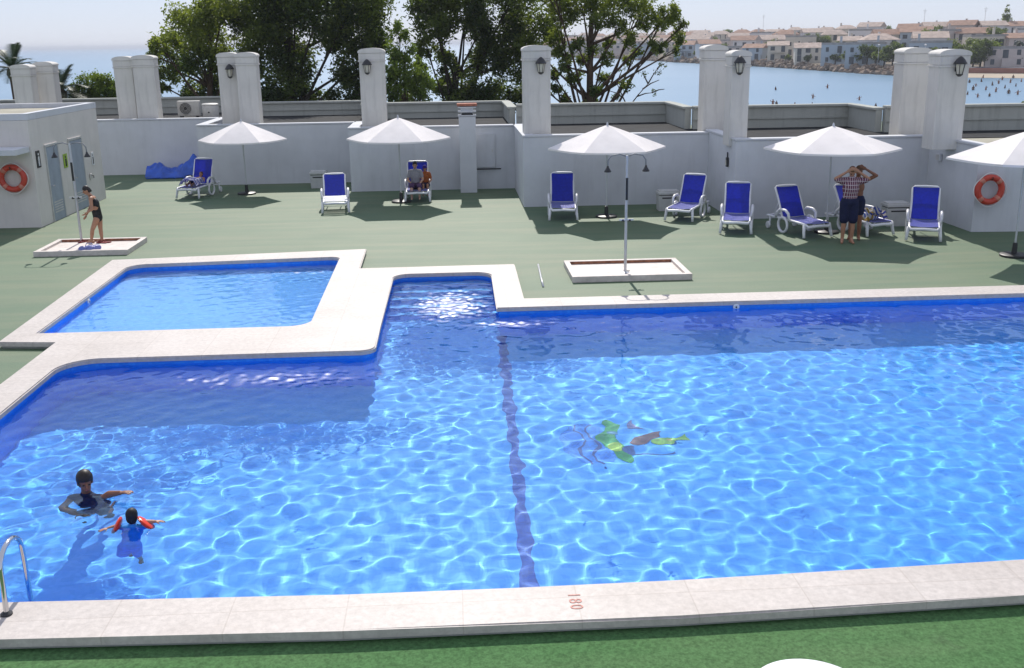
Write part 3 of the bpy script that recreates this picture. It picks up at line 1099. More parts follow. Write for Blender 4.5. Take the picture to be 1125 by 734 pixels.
# ------------------------------------------------------------------ parasols
def parasol(label, x, y, apex, edge, rad, rot, tilt=0):
    t = empty('parasol', label, 'parasol', (x, y, DECK), 0, 'white parasols on the sun deck')
    hA, hE = apex - DECK, edge - DECK
    MB().tube([(0, 0, .04), (0, 0, hA - .03)], .022, 12).build('pole', M['dark_metal'] if tilt == 9 else M['pole_metal'], t, True, autosmooth=40)
    bs = MB()
    bs.lathe([(.30, 0), (.30, .045), (.27, .06), (.06, .075), (.05, .30), (.03, .31)], seg=28)
    bs.build('base', M['dark_metal'], t, True, autosmooth=35)
    mb = MB()
    n = 6
    rows = 9
    up = []
    cx = Vector((0, 0, hA))
    ring_prev = None
    sub = 6
    def pt(i, s, r_):
        a0, a1 = rot + 2 * PI * i / n, rot + 2 * PI * (i + 1) / n
        p0 = Vector((math.cos(a0), math.sin(a0), 0)) * rad
        p1 = Vector((math.cos(a1), math.sin(a1), 0)) * rad
        u = s / sub
        q = p0.lerp(p1, u) * r_
        sag = .05 * 4 * u * (1 - u) * r_ * r_
        q *= (1 - .035 * 4 * u * (1 - u) * r_)
        zz = hA - (hA - hE) * (r_ ** 1.06) - sag * .5
        return Vector((q.x, q.y, zz))
    apex_v = mb.bm.verts.new((0, 0, hA))
    prev = None
    for k in range(1, rows + 1):
        ring = [mb.bm.verts.new(pt(i, s, k / rows)) for i in range(n) for s in range(sub)]
        m_ = len(ring)
        for j in range(m_):
            if prev is None:
                mb.bm.faces.new((apex_v, ring[j], ring[(j + 1) % m_]))
            else:
                mb.bm.faces.new((prev[j], ring[j], ring[(j + 1) % m_], prev[(j + 1) % m_]))
        prev = ring
    low = [mb.bm.verts.new(v.co + Vector((v.co.x * .004, v.co.y * .004, -.045))) for v in prev]
    for j in range(len(prev)):
        mb.bm.faces.new((prev[j], low[j], low[(j + 1) % len(prev)], prev[(j + 1) % len(prev)]))
    c_ = mb.build('canopy', M['canopy'], t)
    sol = c_.modifiers.new('thickness', 'SOLIDIFY'); sol.thickness = .004
    mb = MB()
    for i in range(n):
        a = rot + 2 * PI * i / n
        e = Vector((math.cos(a) * rad, math.sin(a) * rad, hE - .03))
        mb.tube([(0, 0, hA - .04), e], .009, 6)
        mid = Vector((0, 0, hA - .04)).lerp(e, .5)
        mb.tube([(0, 0, hA - .55), mid], .007, 6)
    mb.build('ribs', M['pole_metal'], t)
    MB().lathe([(.035, hA - .01), (.03, hA + .03), (.012, hA + .07), (.004, hA + .08)], seg=12).build('finial', M['pole_metal'], t)
    MB().lathe([(.035, hA - .60), (.045, hA - .56), (.035, hA - .52)], seg=12).build('runner', M['dark_metal'], t)


parasol('leftmost white parasol, shading the lounger with a reclining child', -6.72, 34.75, 2.25, 1.66, 1.42, R(2))
parasol('second white parasol from the left, over two seated people', -1.53, 32.15, 2.45, 1.84, 1.58, R(-2))
parasol('white parasol directly behind the right shower', 4.30, 28.45, 2.40, 1.80, 1.62, R(0))
parasol('white parasol above the man in the plaid shirt', 9.40, 25.3, 2.52, 1.99, 1.64, R(-16))
parasol('white parasol cut by the right edge of the picture', 12.42, 21.9, 2.62, 2.05, 1.62, R(-14))


# ------------------------------------------------------------------ loungers
def sling(mb, pts_l, pts_r, th=.012, sag=.02, nx=8):
    rows = []
    for pl, pr in zip(pts_l, pts_r):
        pl, pr = Vector(pl), Vector(pr)
        row = []
        for k in range(nx + 1):
            u = k / nx
            q = pl.lerp(pr, u)
            row.append((q, 4 * u * (1 - u) * sag))
        rows.append(row)
    top = []
    for i, row in enumerate(rows):
        t = (Vector(pts_l[min(i + 1, len(rows) - 1)]) - Vector(pts_l[max(i - 1, 0)])).normalized()
        nrm = Vector((1, 0, 0)).cross(t).normalized()
        top.append([mb.bm.verts.new(q - nrm * s_) for q, s_ in row])
    for A, B in zip(top, top[1:]):
        for k in range(nx):
            mb.bm.faces.new((A[k], A[k + 1], B[k + 1], B[k]))
    r = bmesh.ops.solidify(mb.bm, geom=list(mb.bm.faces), thickness=th)


def make_lounger(label, loc, rz, back=62, slats=False):
    """foot end at the origin, head end along +Y"""
    t = empty('sun_lounger', label, 'sun lounger', loc, rz, 'blue and white sun loungers')
    W = M['white_plastic']
    hw = .335
    zs = .34
    hy = 1.16
    mb = MB()
    for s in (-1, 1):
        mb.tube([(s * hw * .86, .0, zs - .05), (s * hw, .06, zs), (s * hw, .6, zs + .005), (s * hw, hy, zs), (s * hw, 1.86, zs - .02)], .028, 8)
    mb.tube([(-hw * .9, .015, zs - .05), (0, -.03, zs - .03), (hw * .9, .015, zs - .05)], .036, 8)
    mb.tube([(-hw, 1.86, zs - .02), (0, 1.88, zs - .02), (hw, 1.86, zs - .02)], .026, 8)
    for yy in (.4, .8, 1.2):
        mb.box((0, yy, zs - .025), (2 * hw, .05, .03))
    mb.build('frame', W, t, True, autosmooth=50)
    for s in (-1, 1):                    # curved leg and armrest loops
        mb = MB()
        mb.tube([(s * (hw + .01), .10, zs), (s * (hw + .035), .07, .17), (s * (hw + .05), .03, .02)], [.042, .037, .034], 8)
        mb.build('leg', W, t, True)
        mb = MB()
        cy, cz = 1.02, .20
        loop = []
        for k in range(20):
            a = 2 * PI * k / 20
            loop.append((s * (hw + .05), cy + .21 * math.cos(a), cz + .185 * math.sin(a)))
        mb.tube(loop, .034, 8, closed=True)
        mb.build('leg', W, t, True)
        mb = MB()
        mb.tube([(s * (hw + .04), .74, zs), (s * (hw + .055), .78, zs + .17), (s * (hw + .055), .92, zs + .235), (s * (hw + .055), 1.18, zs + .23), (s * (hw + .04), 1.34, zs + .12), (s * (hw + .03), 1.40, zs)], .035, 8)
        mb.build('armrest', W, t, True)
        mb = MB()
        rot = Matrix.Rotation(PI / 2, 3, 'Y')
        mb.lathe([(.02, -.03), (.085, -.026), (.095, 0), (.085, .026), (.02, .03)], (s * (hw + .05), 1.72, .095), 18, rot)
        mb.build('wheel', M['white_plastic'], t, True, autosmooth=40)
        mb = MB()
        mb.tube([(s * (hw + .01), 1.72, .095), (s * hw, 1.72, zs)], .024, 8)
        mb.build('leg', W, t, True)
    ys = [.05, .25, .5, .8, hy]
    mb = MB()
    if slats:
        for yy in (.10, .30, .50, .70, .90, 1.06):
            mb.box((0, yy, zs + .02), (2 * hw - .02, .105, .022), bevel=.008)
        mb.build('seat', W, t)
    else:
        sling(mb, [(-hw + .02, y_, zs + .028) for y_ in ys], [(hw - .02, y_, zs + .028) for y_ in ys])
        mb.build('seat', M['blue_sling'], t, True, autosmooth=50)
    a = R(back)
    L = .80
    u = Vector((0, math.cos(a), math.sin(a)))
    h0 = Vector((0, hy, zs + .03))
    bmid = .018
    mb = MB()
    nrm = Vector((0, -math.sin(a), math.cos(a)))
    P = [h0 + u * (L * k / 4) + nrm * (-.02 + .018 * math.sin(PI * k / 4)) for k in range(5)]
    for s in (-1, 1):
        mb.tube([p + Vector((s * (hw - .02), 0, 0)) for p in P] + [P[-1] + u * .045 + Vector((s * (hw - .08), 0, 0))], .026, 8)
    mb.tube([P[-1] + u * .045 + Vector((-hw + .07, 0, 0)), P[-1] + u * .055, P[-1] + u * .045 + Vector((hw - .07, 0, 0))], .026, 8)
    mb.tube([P[2] - nrm * .03 + Vector((-hw + .02, 0, 0)), P[2] - nrm * .03 + Vector((hw - .02, 0, 0))], .018, 8)
    mb.tube([P[3] - nrm * .03 + Vector((-.2, 0, 0)), (-.2, min(1.8, P[3].y + .28), zs - .01)], .014, 8)
    mb.tube([P[3] - nrm * .03 + Vector((.2, 0, 0)), (.2, min(1.8, P[3].y + .28), zs - .01)], .014, 8)
    mb.build('back_frame', W, t, True, autosmooth=50)
    mb = MB()
    PP = [h0 + u * (L * k / 6) + nrm * .012 for k in range(7)] + [h0 + u * (L + .02) + nrm * .008]
    sling(mb, [p + Vector((-hw + .035, 0, 0)) for p in PP], [p + Vector((hw - .035, 0, 0)) for p in PP], .012, .025)
    mb.build('backrest', M['blue_sling'], t, True, autosmooth=50)
    return t


def lounge_at(label, foot_px, head_px, back=62, slats=False):
    f, h = on(*foot_px), on(*head_px)
    d = h - f
    return make_lounger(label, (f.x, f.y, DECK), math.atan2(-d.x, d.y), back, slats), f, math.atan2(-d.x, d.y)


L1, f1, a1 = lounge_at('blue lounger under the leftmost parasol with a child lying on it', (206, 219), (236, 209), 66)
lounge_at('white slatted lounger with low blue back left of the second parasol', (369, 235), (369, 215), 44, True)
L3, f3, a3 = lounge_at('blue lounger under the second parasol carrying two seated people', (459, 223), (461, 208), 60)
lounge_at('blue upright lounger directly left of the third parasol pole', (619, 243), (617, 228), 66)
lounge_at('blue lounger turned sideways in the wall corner beside the white bin', (745, 244), (776, 227), 60)
lounge_at('blue lounger facing the pool between two turned loungers', (808, 258), (810, 240), 62)
lounge_at('blue lounger turned right, just left of the man in the plaid shirt', (899, 262), (853, 248), 60)
L8, f8, a8 = lounge_at('blue lounger behind the man, heaped with a striped towel', (968, 260), (918, 247), 60)
lounge_at('blue lounger facing the pool at the far right, beside a white bin', (1014, 266), (1013, 248), 64)

# blue sheeting heaped against the far wall
t = empty('folded_pool_cover', 'heap of bright blue sheeting leaning on the far wall', 'pool cover', (-10.35, 40.15, DECK))
mb = MB()
NXc, NYc = 40, 14
rg = random.Random(4)
gridv = []
for j in range(NYc + 1):
    row = []
    for i in range(NXc + 1):
        u, v = i / NXc, j / NYc
        x = -.95 + 2.3 * u
        hgt = (.30 + .12 * math.sin(9 * u)) * (1 - u) + (.50 * math.exp(-((u - .72) / .2) ** 2)) + .12
        y = -.75 + 1.3 * v
        z = hgt * math.sin(PI * min(1, v * 1.05 + .02)) ** .7 if v < .95 else 0
        z *= min(1, (1 - u) * 9) * (1 + .13 * math.sin(21 * u + 9 * v) + .1 * math.sin(37 * u - 13 * v))
        row.append(mb.bm.verts.new((x, y, max(.0, z))))
    gridv.append(row)
for A, B in zip(gridv, gridv[1:]):
    for i in range(NXc):
        mb.bm.faces.new((A[i], A[i + 1], B[i + 1], B[i]))
mb.build('sheet', M['cover_blue'], t, True)
mb = MB()
for k in range(3):
    mb.tube([(-.9 + .5 * k, -.78, .03), (-.6 + .5 * k, -.80, .05), (-.3 + .5 * k, -.77, .03)], .03, 8)
mb.build('rolled_edge', M['cover_blue'], t, True)


# ------------------------------------------------------------------ bins
def bin_(label, px, py, w=.62, h=.62):
    f = on(px, py)
    t = empty('litter_bin', label, 'bin', (f.x, f.y + .22, DECK), 0, 'off-white boxes along the wall')
    mb = MB()
    mb.prism([(-w / 2 + .05, -.18), (w / 2 - .05, -.18), (w / 2 - .05, .18), (-w / 2 + .05, .18)], 0, h * .72)
    for v in mb.bm.verts:
        if v.co.z > .1:
            v.co.x *= 1.1; v.co.y *= 1.1
    mb.build('body', M['bin'], t)
    MB().box((0, -.005, h * .755), (w - .09, .40, .05)).build('dark_slot', M['black'], t)
    MB().box((0, 0, h * .81), (w - .02, .46, .07), bevel=.015).build('lid', M['bin'], t)
    MB().box((0, 0, h * .885), (w - .08, .38, .06), bevel=.015).build('lid_top', M['bin'], t)
    MB().box((0, -.202, h * .60), (w * .6, .014, .035)).build('grip', M['black'], t)


bin_('off-white bin on the wall between the two left parasols', 350, 207, .60, .62)
bin_('off-white bin against the wall behind the sideways lounger', 735, 232, .66, .62)
bin_('off-white bin between the man and the far right lounger', 986, 249, .64, .66)

# ------------------------------------------------------------------ ladder, depth mark, inlets, hose, table
lad = empty('pool_ladder', 'stainless steel pool ladder with curved handrails at the left front edge', 'pool ladder', (-4.05, 7.95, 0))
for dx in (.20, -.32):
    mb = MB()
    pts = [(dx, .10, .0), (dx, .12, .25)]
    for k in range(9):
        a = PI - PI * k / 8
        pts.append((dx, .34 + .22 * math.cos(a), (.40 + .16 * math.sin(a))))
    pts += [(dx, .57, .30), (dx, .58, -.1), (dx, .58, -1.1)]
    o = mb.tube(pts, .022, 12).build('handrail', M['steel'], lad, True, autosmooth=50)
    receivers.append(o)
    MB().lathe([(.05, 0.002), (.05, .012), (.026, .03)], (dx, .10, 0), 18).build('floor_flange', M['dark_metal'], o)
for k in range(3):
    o = MB().box((-.06, .58, -.35 - .27 * k), (.52, .08, .03), bevel=.008).build('tread', M['steel'], lad)
    receivers.append(o)

# depth figures painted on the front edge, read from the right
cu = bpy.data.curves.new('depth_figures', 'FONT')
cu.body = '180'
cu.size = .155
cu.extrude = .001
cu.space_character = 1.25
cu.align_x = 'CENTER'
cu.align_y = 'CENTER'
tmp = bpy.data.objects.new('depth_curve', cu)
C.objects.link(tmp)
cu.materials.append(M['red_paint'])
me = bpy.data.meshes.new_from_object(tmp.evaluated_get(bpy.context.evaluated_depsgraph_get()))
bpy.data.objects.remove(tmp)
to = bpy.data.objects.new('depth_figures', me)
C.objects.link(to)
to.location = (.955, 7.865, .003)
to.rotation_euler = (0, 0, -PI / 2)
tag(to, 'small faded red depth figures painted on the front pool edge', 'marking')

for lb, x, y, ax in [('round water inlet in the far wall of the main pool', 5.14, 18.10, 'Y'), ('round water inlet in the left side of the paddling pool', -7.04, 19.9, 'X')]:
    t = empty('water_inlet', lb, 'inlet', (x, y, -.11 if ax == 'Y' else -.115))
    rot = Matrix.Rotation(PI / 2, 3, 'X') if ax == 'Y' else Matrix.Rotation(PI / 2, 3, 'Y')
    MB().lathe([(.055, 0), (.06, .02), (.045, .03), (.02, .03)], seg=18, mat=rot).build('flange', M['ring_white'], t)
    MB().lathe([(.018, .031), (.014, .036)], seg=12, mat=rot).build('nozzle', M['dark_metal'], t)
tag(MB().tube([(1.87, 22.25, DECK + .012), (1.845, 21.6, DECK + .012), (1.815, 20.9, DECK + .012), (1.79, 20.12, DECK + .012)], .022, 8).build('garden_hose', M['pole_metal'], None, True),
    'short straight pale hose lying on the deck left of the right shower', 'hose')

t = empty('garden_table', 'round white table at the bottom edge on the near green strip', 'table', (2.30, 5.86, DECK))
MB().lathe([(.10, .49), (.36, .495), (.40, .505), (.405, .52), (.40, .53), (.36, .535), (.05, .535)], seg=48).build('tabletop', M['white_plastic'], t, True, autosmooth=40)
MB().lathe([(.05, .06), (.04, .2), (.045, .49)], seg=18).build('pedestal', M['white_plastic'], t, True)
for k in range(4):
    a = PI / 4 + k * PI / 2
    MB().tube([(0, 0, .08), (.16 * math.cos(a), .16 * math.sin(a), .06), (.30 * math.cos(a), .30 * math.sin(a), .02)], [.03, .025, .02], 8).build('leg', M['white_plastic'], t, True)


# ================================================================== vegetation
def leaf_cloud(name, clumps, mat, parent, seed, size=(.16, .06), per=900, droop=0., sub=16, spread=.36):
    """thousands of leaf-sized faces gathered in small sprays; clumps = [(centre, radius, tone)]"""
    rng = np.random.default_rng(seed)
    Cs, Ts = [], []
    for (c, r, tone) in clumps:
        n = max(30, int(per * r * r))
        ns = max(4, int(sub * max(.5, r)))
        d = rng.normal(size=(ns, 3)); d /= np.linalg.norm(d, axis=1)[:, None]
        sc_ = np.array(c) + d * (rng.uniform(.25, 1, (ns, 1)) ** .5) * r * np.array([1, 1, .85])
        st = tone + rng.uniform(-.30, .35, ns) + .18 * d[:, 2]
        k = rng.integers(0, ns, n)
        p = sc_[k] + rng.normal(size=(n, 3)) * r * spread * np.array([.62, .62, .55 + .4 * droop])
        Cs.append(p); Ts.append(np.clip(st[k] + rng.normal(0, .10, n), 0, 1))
    P = np.concatenate(Cs); T = np.concatenate(Ts)
    n = len(P)
    a = rng.normal(size=(n, 3)); a[:, 2] = a[:, 2] * (1 - droop) - droop * 1.6
    a /= np.linalg.norm(a, axis=1)[:, None]
    b_ = np.cross(a, rng.normal(size=(n, 3))); b_ /= np.linalg.norm(b_, axis=1)[:, None]
    L = size[0] * rng.uniform(.6, 1.3, (n, 1)) * .5
    W = size[1] * rng.uniform(.6, 1.3, (n, 1)) * .5
    v = np.stack([P - a * L, P + b_ * W - a * L * .1, P + a * L, P - b_ * W - a * L * .1], 1).reshape(-1, 3)
    me = bpy.data.meshes.new(name)
    me.vertices.add(len(v)); me.vertices.foreach_set('co', v.ravel())
    me.loops.add(4 * n); me.loops.foreach_set('vertex_index', np.arange(4 * n))
    me.polygons.add(n)
    me.polygons.foreach_set('loop_start', np.arange(0, 4 * n, 4))
    me.polygons.foreach_set('loop_total', np.full(n, 4))
    me.update(calc_edges=True)
    at_ = me.attributes.new('tone', 'FLOAT', 'POINT')
    at_.data.foreach_set('value', np.repeat(T, 4))
    me.materials.append(mat)
    o = bpy.data.objects.new(name, me)
    C.objects.link(o)
    o.parent = parent
    return o


def tree(label, base_px, Y, blobs, mat, seed, trunk_mat, name='tree', zb=-4.3, r0=.26, per=900, size=(.17, .07), droop=0., fork=.45, group='trees beyond the terrace', cat='tree', depth=1.3, twigs=3):
    """base_px: where the trunk stands in the photo; blobs = (px, py, radius in px, tone)"""
    rng = random.Random(seed)
    k = Y / F_PX
    b0 = at(base_px[0], 118, Y)
    base = Vector((b0.x, Y, zb))
    top = at(base_px[0] + base_px[2] if len(base_px) > 2 else base_px[0], base_px[1], Y)
    t = empty(name, label, cat, base, 0, group)
    mb = MB()
    pts = []
    for i in range(9):
        u = i / 8
        p = base.lerp(top, u) - base
        p += Vector((math.sin(u * 5 + seed) * .22, math.cos(u * 4 + seed) * .22, 0)) * u * (1.2 - u)
        pts.append(p)
    mb.tube(pts, [r0 * (1 - .6 * i / 8) * (1.35 if i == 0 else 1) for i in range(9)], 10)
    cl = []
    for (px, py, rp, tone) in blobs:
        c = at(px, py, Y + rng.uniform(-depth, depth))
        r = rp * k
        lc = c - base
        cl.append((tuple(lc), r, tone))
        u = rng.uniform(fork, 1)
        s = pts[min(8, int(u * 8))].copy()
        if lc.z < s.z + .2:
            s = pts[max(2, min(8, int(8 * max(.2, (lc.z - .8) / max(.1, pts[-1].z)))))].copy()
        mid = s.lerp(lc, .5) + Vector((rng.uniform(-.3, .3), rng.uniform(-.3, .3), rng.uniform(-.1, .35))) * min(1, (lc - s).length * .3)
        q = [s.lerp(mid, v).lerp(mid.lerp(lc, v), v) for v in (0, .25, .5, .75, 1)]
        rr = r0 * .30
        mb.tube(q, [rr, rr * .8, rr * .6, rr * .42, rr * .25], 7)
        for _ in range(twigs):
            d = Vector((rng.gauss(0, 1), rng.gauss(0, 1), rng.gauss(0, .7))).normalized()
            e = lc + d * r * rng.uniform(.6, 1.0)
            m2 = lc.lerp(e, .5) + Vector((0, 0, .06))
            mb.tube([q[3], m2, e], [rr * .3, rr * .2, rr * .08], 5)
    mb.build('trunk', trunk_mat, t, True)
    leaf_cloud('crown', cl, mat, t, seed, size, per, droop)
    return t


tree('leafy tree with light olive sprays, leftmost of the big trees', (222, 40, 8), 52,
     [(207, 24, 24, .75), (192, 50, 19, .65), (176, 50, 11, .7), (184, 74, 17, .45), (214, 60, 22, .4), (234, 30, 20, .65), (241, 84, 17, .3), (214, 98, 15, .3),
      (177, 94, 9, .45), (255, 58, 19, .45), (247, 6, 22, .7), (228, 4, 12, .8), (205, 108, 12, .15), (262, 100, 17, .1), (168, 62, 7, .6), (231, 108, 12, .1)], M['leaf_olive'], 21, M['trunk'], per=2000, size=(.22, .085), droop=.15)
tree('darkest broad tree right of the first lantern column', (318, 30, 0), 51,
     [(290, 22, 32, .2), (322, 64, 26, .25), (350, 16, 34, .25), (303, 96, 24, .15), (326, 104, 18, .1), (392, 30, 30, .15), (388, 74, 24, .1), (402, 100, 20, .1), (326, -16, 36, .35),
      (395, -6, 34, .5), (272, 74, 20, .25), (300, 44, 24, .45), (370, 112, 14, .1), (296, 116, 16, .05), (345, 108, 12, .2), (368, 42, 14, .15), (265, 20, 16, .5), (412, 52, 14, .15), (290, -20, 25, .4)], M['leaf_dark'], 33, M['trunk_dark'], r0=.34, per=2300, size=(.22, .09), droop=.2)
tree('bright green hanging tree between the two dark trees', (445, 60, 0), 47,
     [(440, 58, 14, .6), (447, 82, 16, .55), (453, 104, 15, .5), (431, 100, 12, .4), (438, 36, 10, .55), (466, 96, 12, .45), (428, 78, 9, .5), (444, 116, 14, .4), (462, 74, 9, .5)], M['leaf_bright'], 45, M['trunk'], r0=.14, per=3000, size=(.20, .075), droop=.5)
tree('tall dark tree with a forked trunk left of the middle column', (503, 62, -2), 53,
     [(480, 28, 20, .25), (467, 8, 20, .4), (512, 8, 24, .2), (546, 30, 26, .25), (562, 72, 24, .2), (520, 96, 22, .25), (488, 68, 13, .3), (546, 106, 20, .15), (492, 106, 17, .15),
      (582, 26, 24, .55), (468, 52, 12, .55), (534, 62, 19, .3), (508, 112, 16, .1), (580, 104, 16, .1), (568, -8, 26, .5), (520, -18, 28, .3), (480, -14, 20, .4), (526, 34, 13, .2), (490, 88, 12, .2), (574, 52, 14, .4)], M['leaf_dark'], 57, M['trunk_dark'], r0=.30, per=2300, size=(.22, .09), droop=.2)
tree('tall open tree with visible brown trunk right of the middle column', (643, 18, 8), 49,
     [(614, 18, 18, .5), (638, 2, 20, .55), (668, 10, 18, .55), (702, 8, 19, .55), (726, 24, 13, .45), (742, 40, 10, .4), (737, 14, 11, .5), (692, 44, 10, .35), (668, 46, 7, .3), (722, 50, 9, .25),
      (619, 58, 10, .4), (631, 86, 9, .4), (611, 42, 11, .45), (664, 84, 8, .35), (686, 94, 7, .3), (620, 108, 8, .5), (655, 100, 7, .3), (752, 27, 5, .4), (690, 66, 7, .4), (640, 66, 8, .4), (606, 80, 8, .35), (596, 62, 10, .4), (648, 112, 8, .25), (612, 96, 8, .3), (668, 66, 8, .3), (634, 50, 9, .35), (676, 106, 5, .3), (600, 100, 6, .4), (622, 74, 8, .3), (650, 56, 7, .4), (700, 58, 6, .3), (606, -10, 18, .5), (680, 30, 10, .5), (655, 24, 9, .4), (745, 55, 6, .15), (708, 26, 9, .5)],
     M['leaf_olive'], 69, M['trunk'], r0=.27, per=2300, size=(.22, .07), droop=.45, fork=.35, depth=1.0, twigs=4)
# bare twiggy shrub beside it
t = empty('bare_shrub', 'bare twiggy shrub leaning right in front of the bay', 'shrub', at(690, 118, 47))
b0 = at(690, 120, 47)
mb = MB()
rb = random.Random(3)
for (px, py, qx, qy) in [(690, 119, 712, 92), (712, 92, 722, 76), (712, 92, 706, 78), (700, 106, 716, 102), (690, 119, 678, 92), (678, 92, 684, 76), (706, 98, 724, 88), (722, 76, 730, 70), (685, 108, 670, 100), (716, 102, 730, 98)]:
    p, q = at(px, py, 47) - b0, at(qx, qy, 47 + rb.uniform(-.5, .5)) - b0
    mb.tube([p, p.lerp(q, .5) + Vector((rb.uniform(-.06, .06), 0, .05)), q], [.035, .026, .014], 6)
t.location = b0
mb.build('stems', M['trunk'], t, True)
leaf_cloud('sparse_leaves', [(tuple(at(px, py, 47) - b0), .2, .4) for px, py in ((722, 80), (684, 78), (728, 72), (718, 102), (706, 80))], M['leaf_olive'], t, 8, (.13, .05), 500)


def bush(label, px, Y, blobs, mat, seed, zb=1.2, name='bush', per=4200, size=(.13, .07), droop=0, group=None, cat='bush'):
    b = at(px, 118, Y)
    base = Vector((b.x, Y, zb))
    t = empty(name, label, cat, base, 0, group)
    mb = MB()
    rg = random.Random(seed)
    for (x, y, r_, tn) in blobs:
        c = at(x, y, Y) - base
        mb.tube([(0, 0, 0), c * .5 + Vector((rg.uniform(-.1, .1), 0, 0)), c], [.05, .03, .012], 6)
    mb.build('stem', M['trunk'], t, True)
    leaf_cloud('foliage', [(tuple(at(x, y, Y + rg.uniform(-.3, .3)) - base), r_ * Y / F_PX, tn) for x, y, r_, tn in blobs], mat, t, seed, size, per, droop)


bush('bright green bush left of the column pair', 106, 50, [(90, 98, 13, .5), (104, 90, 14, .8), (116, 93, 13, .65), (112, 106, 14, .45), (96, 110, 13, .35), (124, 106, 10, .4), (84, 108, 9, .4)], M['leaf_bright'], 5)
bush('yellow green plants trailing over the parapet at the right edge', 1115, 31.6, [(1108, 126, 6, .8), (1118, 123, 7, .7), (1126, 120, 8, .6), (1098, 127, 4, .8)], M['leaf_bright'], 6, 2.2)
bush('reddish flowering plant at the right edge above the parapet', 1124, 33, [(1123, 118, 4, .2), (1128, 116, 5, .2)], M['leaf_olive'], 16, 2.3)


def palm(label, px, py, Y, nf, length, seed, zb=-3.):
    c = at(px, py, Y)
    t = empty('palm_tree', label, 'palm', (c.x, Y, zb), 0, 'palms at the left edge')
    h = c.z - zb
    mb = MB()
    mb.tube([(0, 0, 0), (.05, 0, h * .5), (0, 0, h)], [.24, .2, .2], 12)
    mb.lathe([(.18, h - .5), (.30, h - .25), (.26, h), (.08, h + .15)], seg=14)
    mb.build('trunk', M['trunk'], t, True)
    rg = random.Random(seed)
    fr = MB()
    tones = []
    for i in range(nf):
        az = 2 * PI * i / nf * 2.4 + rg.uniform(-.2, .2)
        el = R(75 - 95 * (i / nf) + rg.uniform(-8, 8))
        L = length * rg.uniform(.8, 1.1)
        d = Vector((math.cos(az) * math.cos(el), math.sin(az) * math.cos(el), math.sin(el)))
        pts = []
        for k in range(9):
            u = k / 8
            pts.append(Vector((0, 0, h)) + d * L * u - Vector((0, 0, 1)) * (.55 * L * u * u * math.cos(el) ** .5))
        fr.tube(pts, [.022 * (1 - .08 * k) for k in range(9)], 5)
        for k in range(1, 34):
            u = k / 34
            j = min(7, int(u * 8)); f_ = u * 8 - j
            p = pts[j].lerp(pts[j + 1], f_)
            tn = (pts[j + 1] - pts[j]).normalized()
            sd = tn.cross(Vector((0, 0, 1)))
            if sd.length < .05: sd = Vector((math.sin(az), -math.cos(az), 0))
            sd.normalize()
            ll = length * .27 * math.sin(PI * (.12 + .86 * u)) ** .6
            for s in (-1, 1):
                e = p + (sd * s * .8 + tn * .55 + Vector((0, 0, -.12 + .22 * (1 - u)))).normalized() * ll
                w_ = tn * .018
                fr.face([p - w_, e, p + w_])
    o = fr.build('crown', M['leaf_palm'], t)
    a_ = o.data.attributes.new('tone', 'FLOAT', 'POINT')
    rr = np.random.default_rng(seed)
    a_.data.foreach_set('value', np.clip(rr.normal(.4, .25, len(o.data.vertices)), 0, 1))


palm('tall palm behind the leftmost columns', 14, 76, 52, 26, 1.9, 3)
palm('low palm right of the leftmost columns, beside the pale urn', 66, 100, 49, 30, 1.9, 7)

# terrace things: urn, air conditioners, drum
p = at(56, 118, 44)
t = empty('stone_urn', 'pale rounded stone jar behind the toilet block roof', 'urn', (p.x, 44, TZ))
hz = at(56, 103, 44).z - TZ
MB().lathe([(.20, 0), (.34, .12), (.40, .35), (.36, .55), (.25, hz - .12), (.12, hz - .03), (.03, hz)], seg=22).build('body', M['stone_urn'], t, True)
MB().lathe([(.26, 0), (.26, .06), (.20, .10)], seg=22).build('foot', M['stone_urn'], t, True, autosmooth=30)


def ac_unit(label, px0, px1, py0, Y):
    a, b_ = at(px0, py0, Y), at(px1, py0, Y)
    w = b_.x - a.x
    h = a.z - TZ - .10
    t = empty('air_conditioner', label, 'air conditioner', ((a.x + b_.x) / 2, Y, TZ + .02), 0, 'air conditioning units on the terrace')
    MB().box((0, 0, .08 + h / 2), (w, .34, h), bevel=.02).build('casing', M['ac'], t)
    f = MB().lathe([(h * .40, 0), (h * .40, .02), (.02, .02)], (-w * .12, -.17, .08 + h / 2), 24, Matrix.Rotation(PI / 2, 3, 'X')).build('fan_grille', M['dark_metal'], t)
    mb = MB()
    for rr in (.14, .22, .30, .38):
        mb.tube([(-w * .12 + h * rr * math.cos(2 * PI * k / 24), -.195, .08 + h / 2 + h * rr * math.sin(2 * PI * k / 24)) for k in range(24)], .008, 5, closed=True)
    mb.build('guard', M['ac'], f)
    for s in (-1, 1):
        MB().box((s * w * .36, 0, .04), (.06, .34, .08)).build('foot', M['dark_metal'], t)


ac_unit('air conditioner with a dark round fan left of the first lantern column', 195, 219, 111, 43.6)
p = at(231, 118, 43)
t = empty('water_drum', 'white drum beside the air conditioner on the terrace', 'drum', (p.x, 43, TZ + .02))
hz = at(231, 115, 43).z - TZ
MB().lathe([(.30, 0), (.32, .03), (.32, hz - .06), (.30, hz - .03)], seg=24).build('body', M['ac'], t, True, autosmooth=40)
MB().lathe([(.33, hz - .03), (.33, hz), (.28, hz + .03), (.03, hz + .04)], seg=24).build('lid', M['ac'], t, True, autosmooth=40)
MB().lathe([(.03, -.05), (.03, .05)], (0, -.33, .25), 10, Matrix.Rotation(PI / 2, 3, 'X')).build('spigot', M['dark_metal'], t)

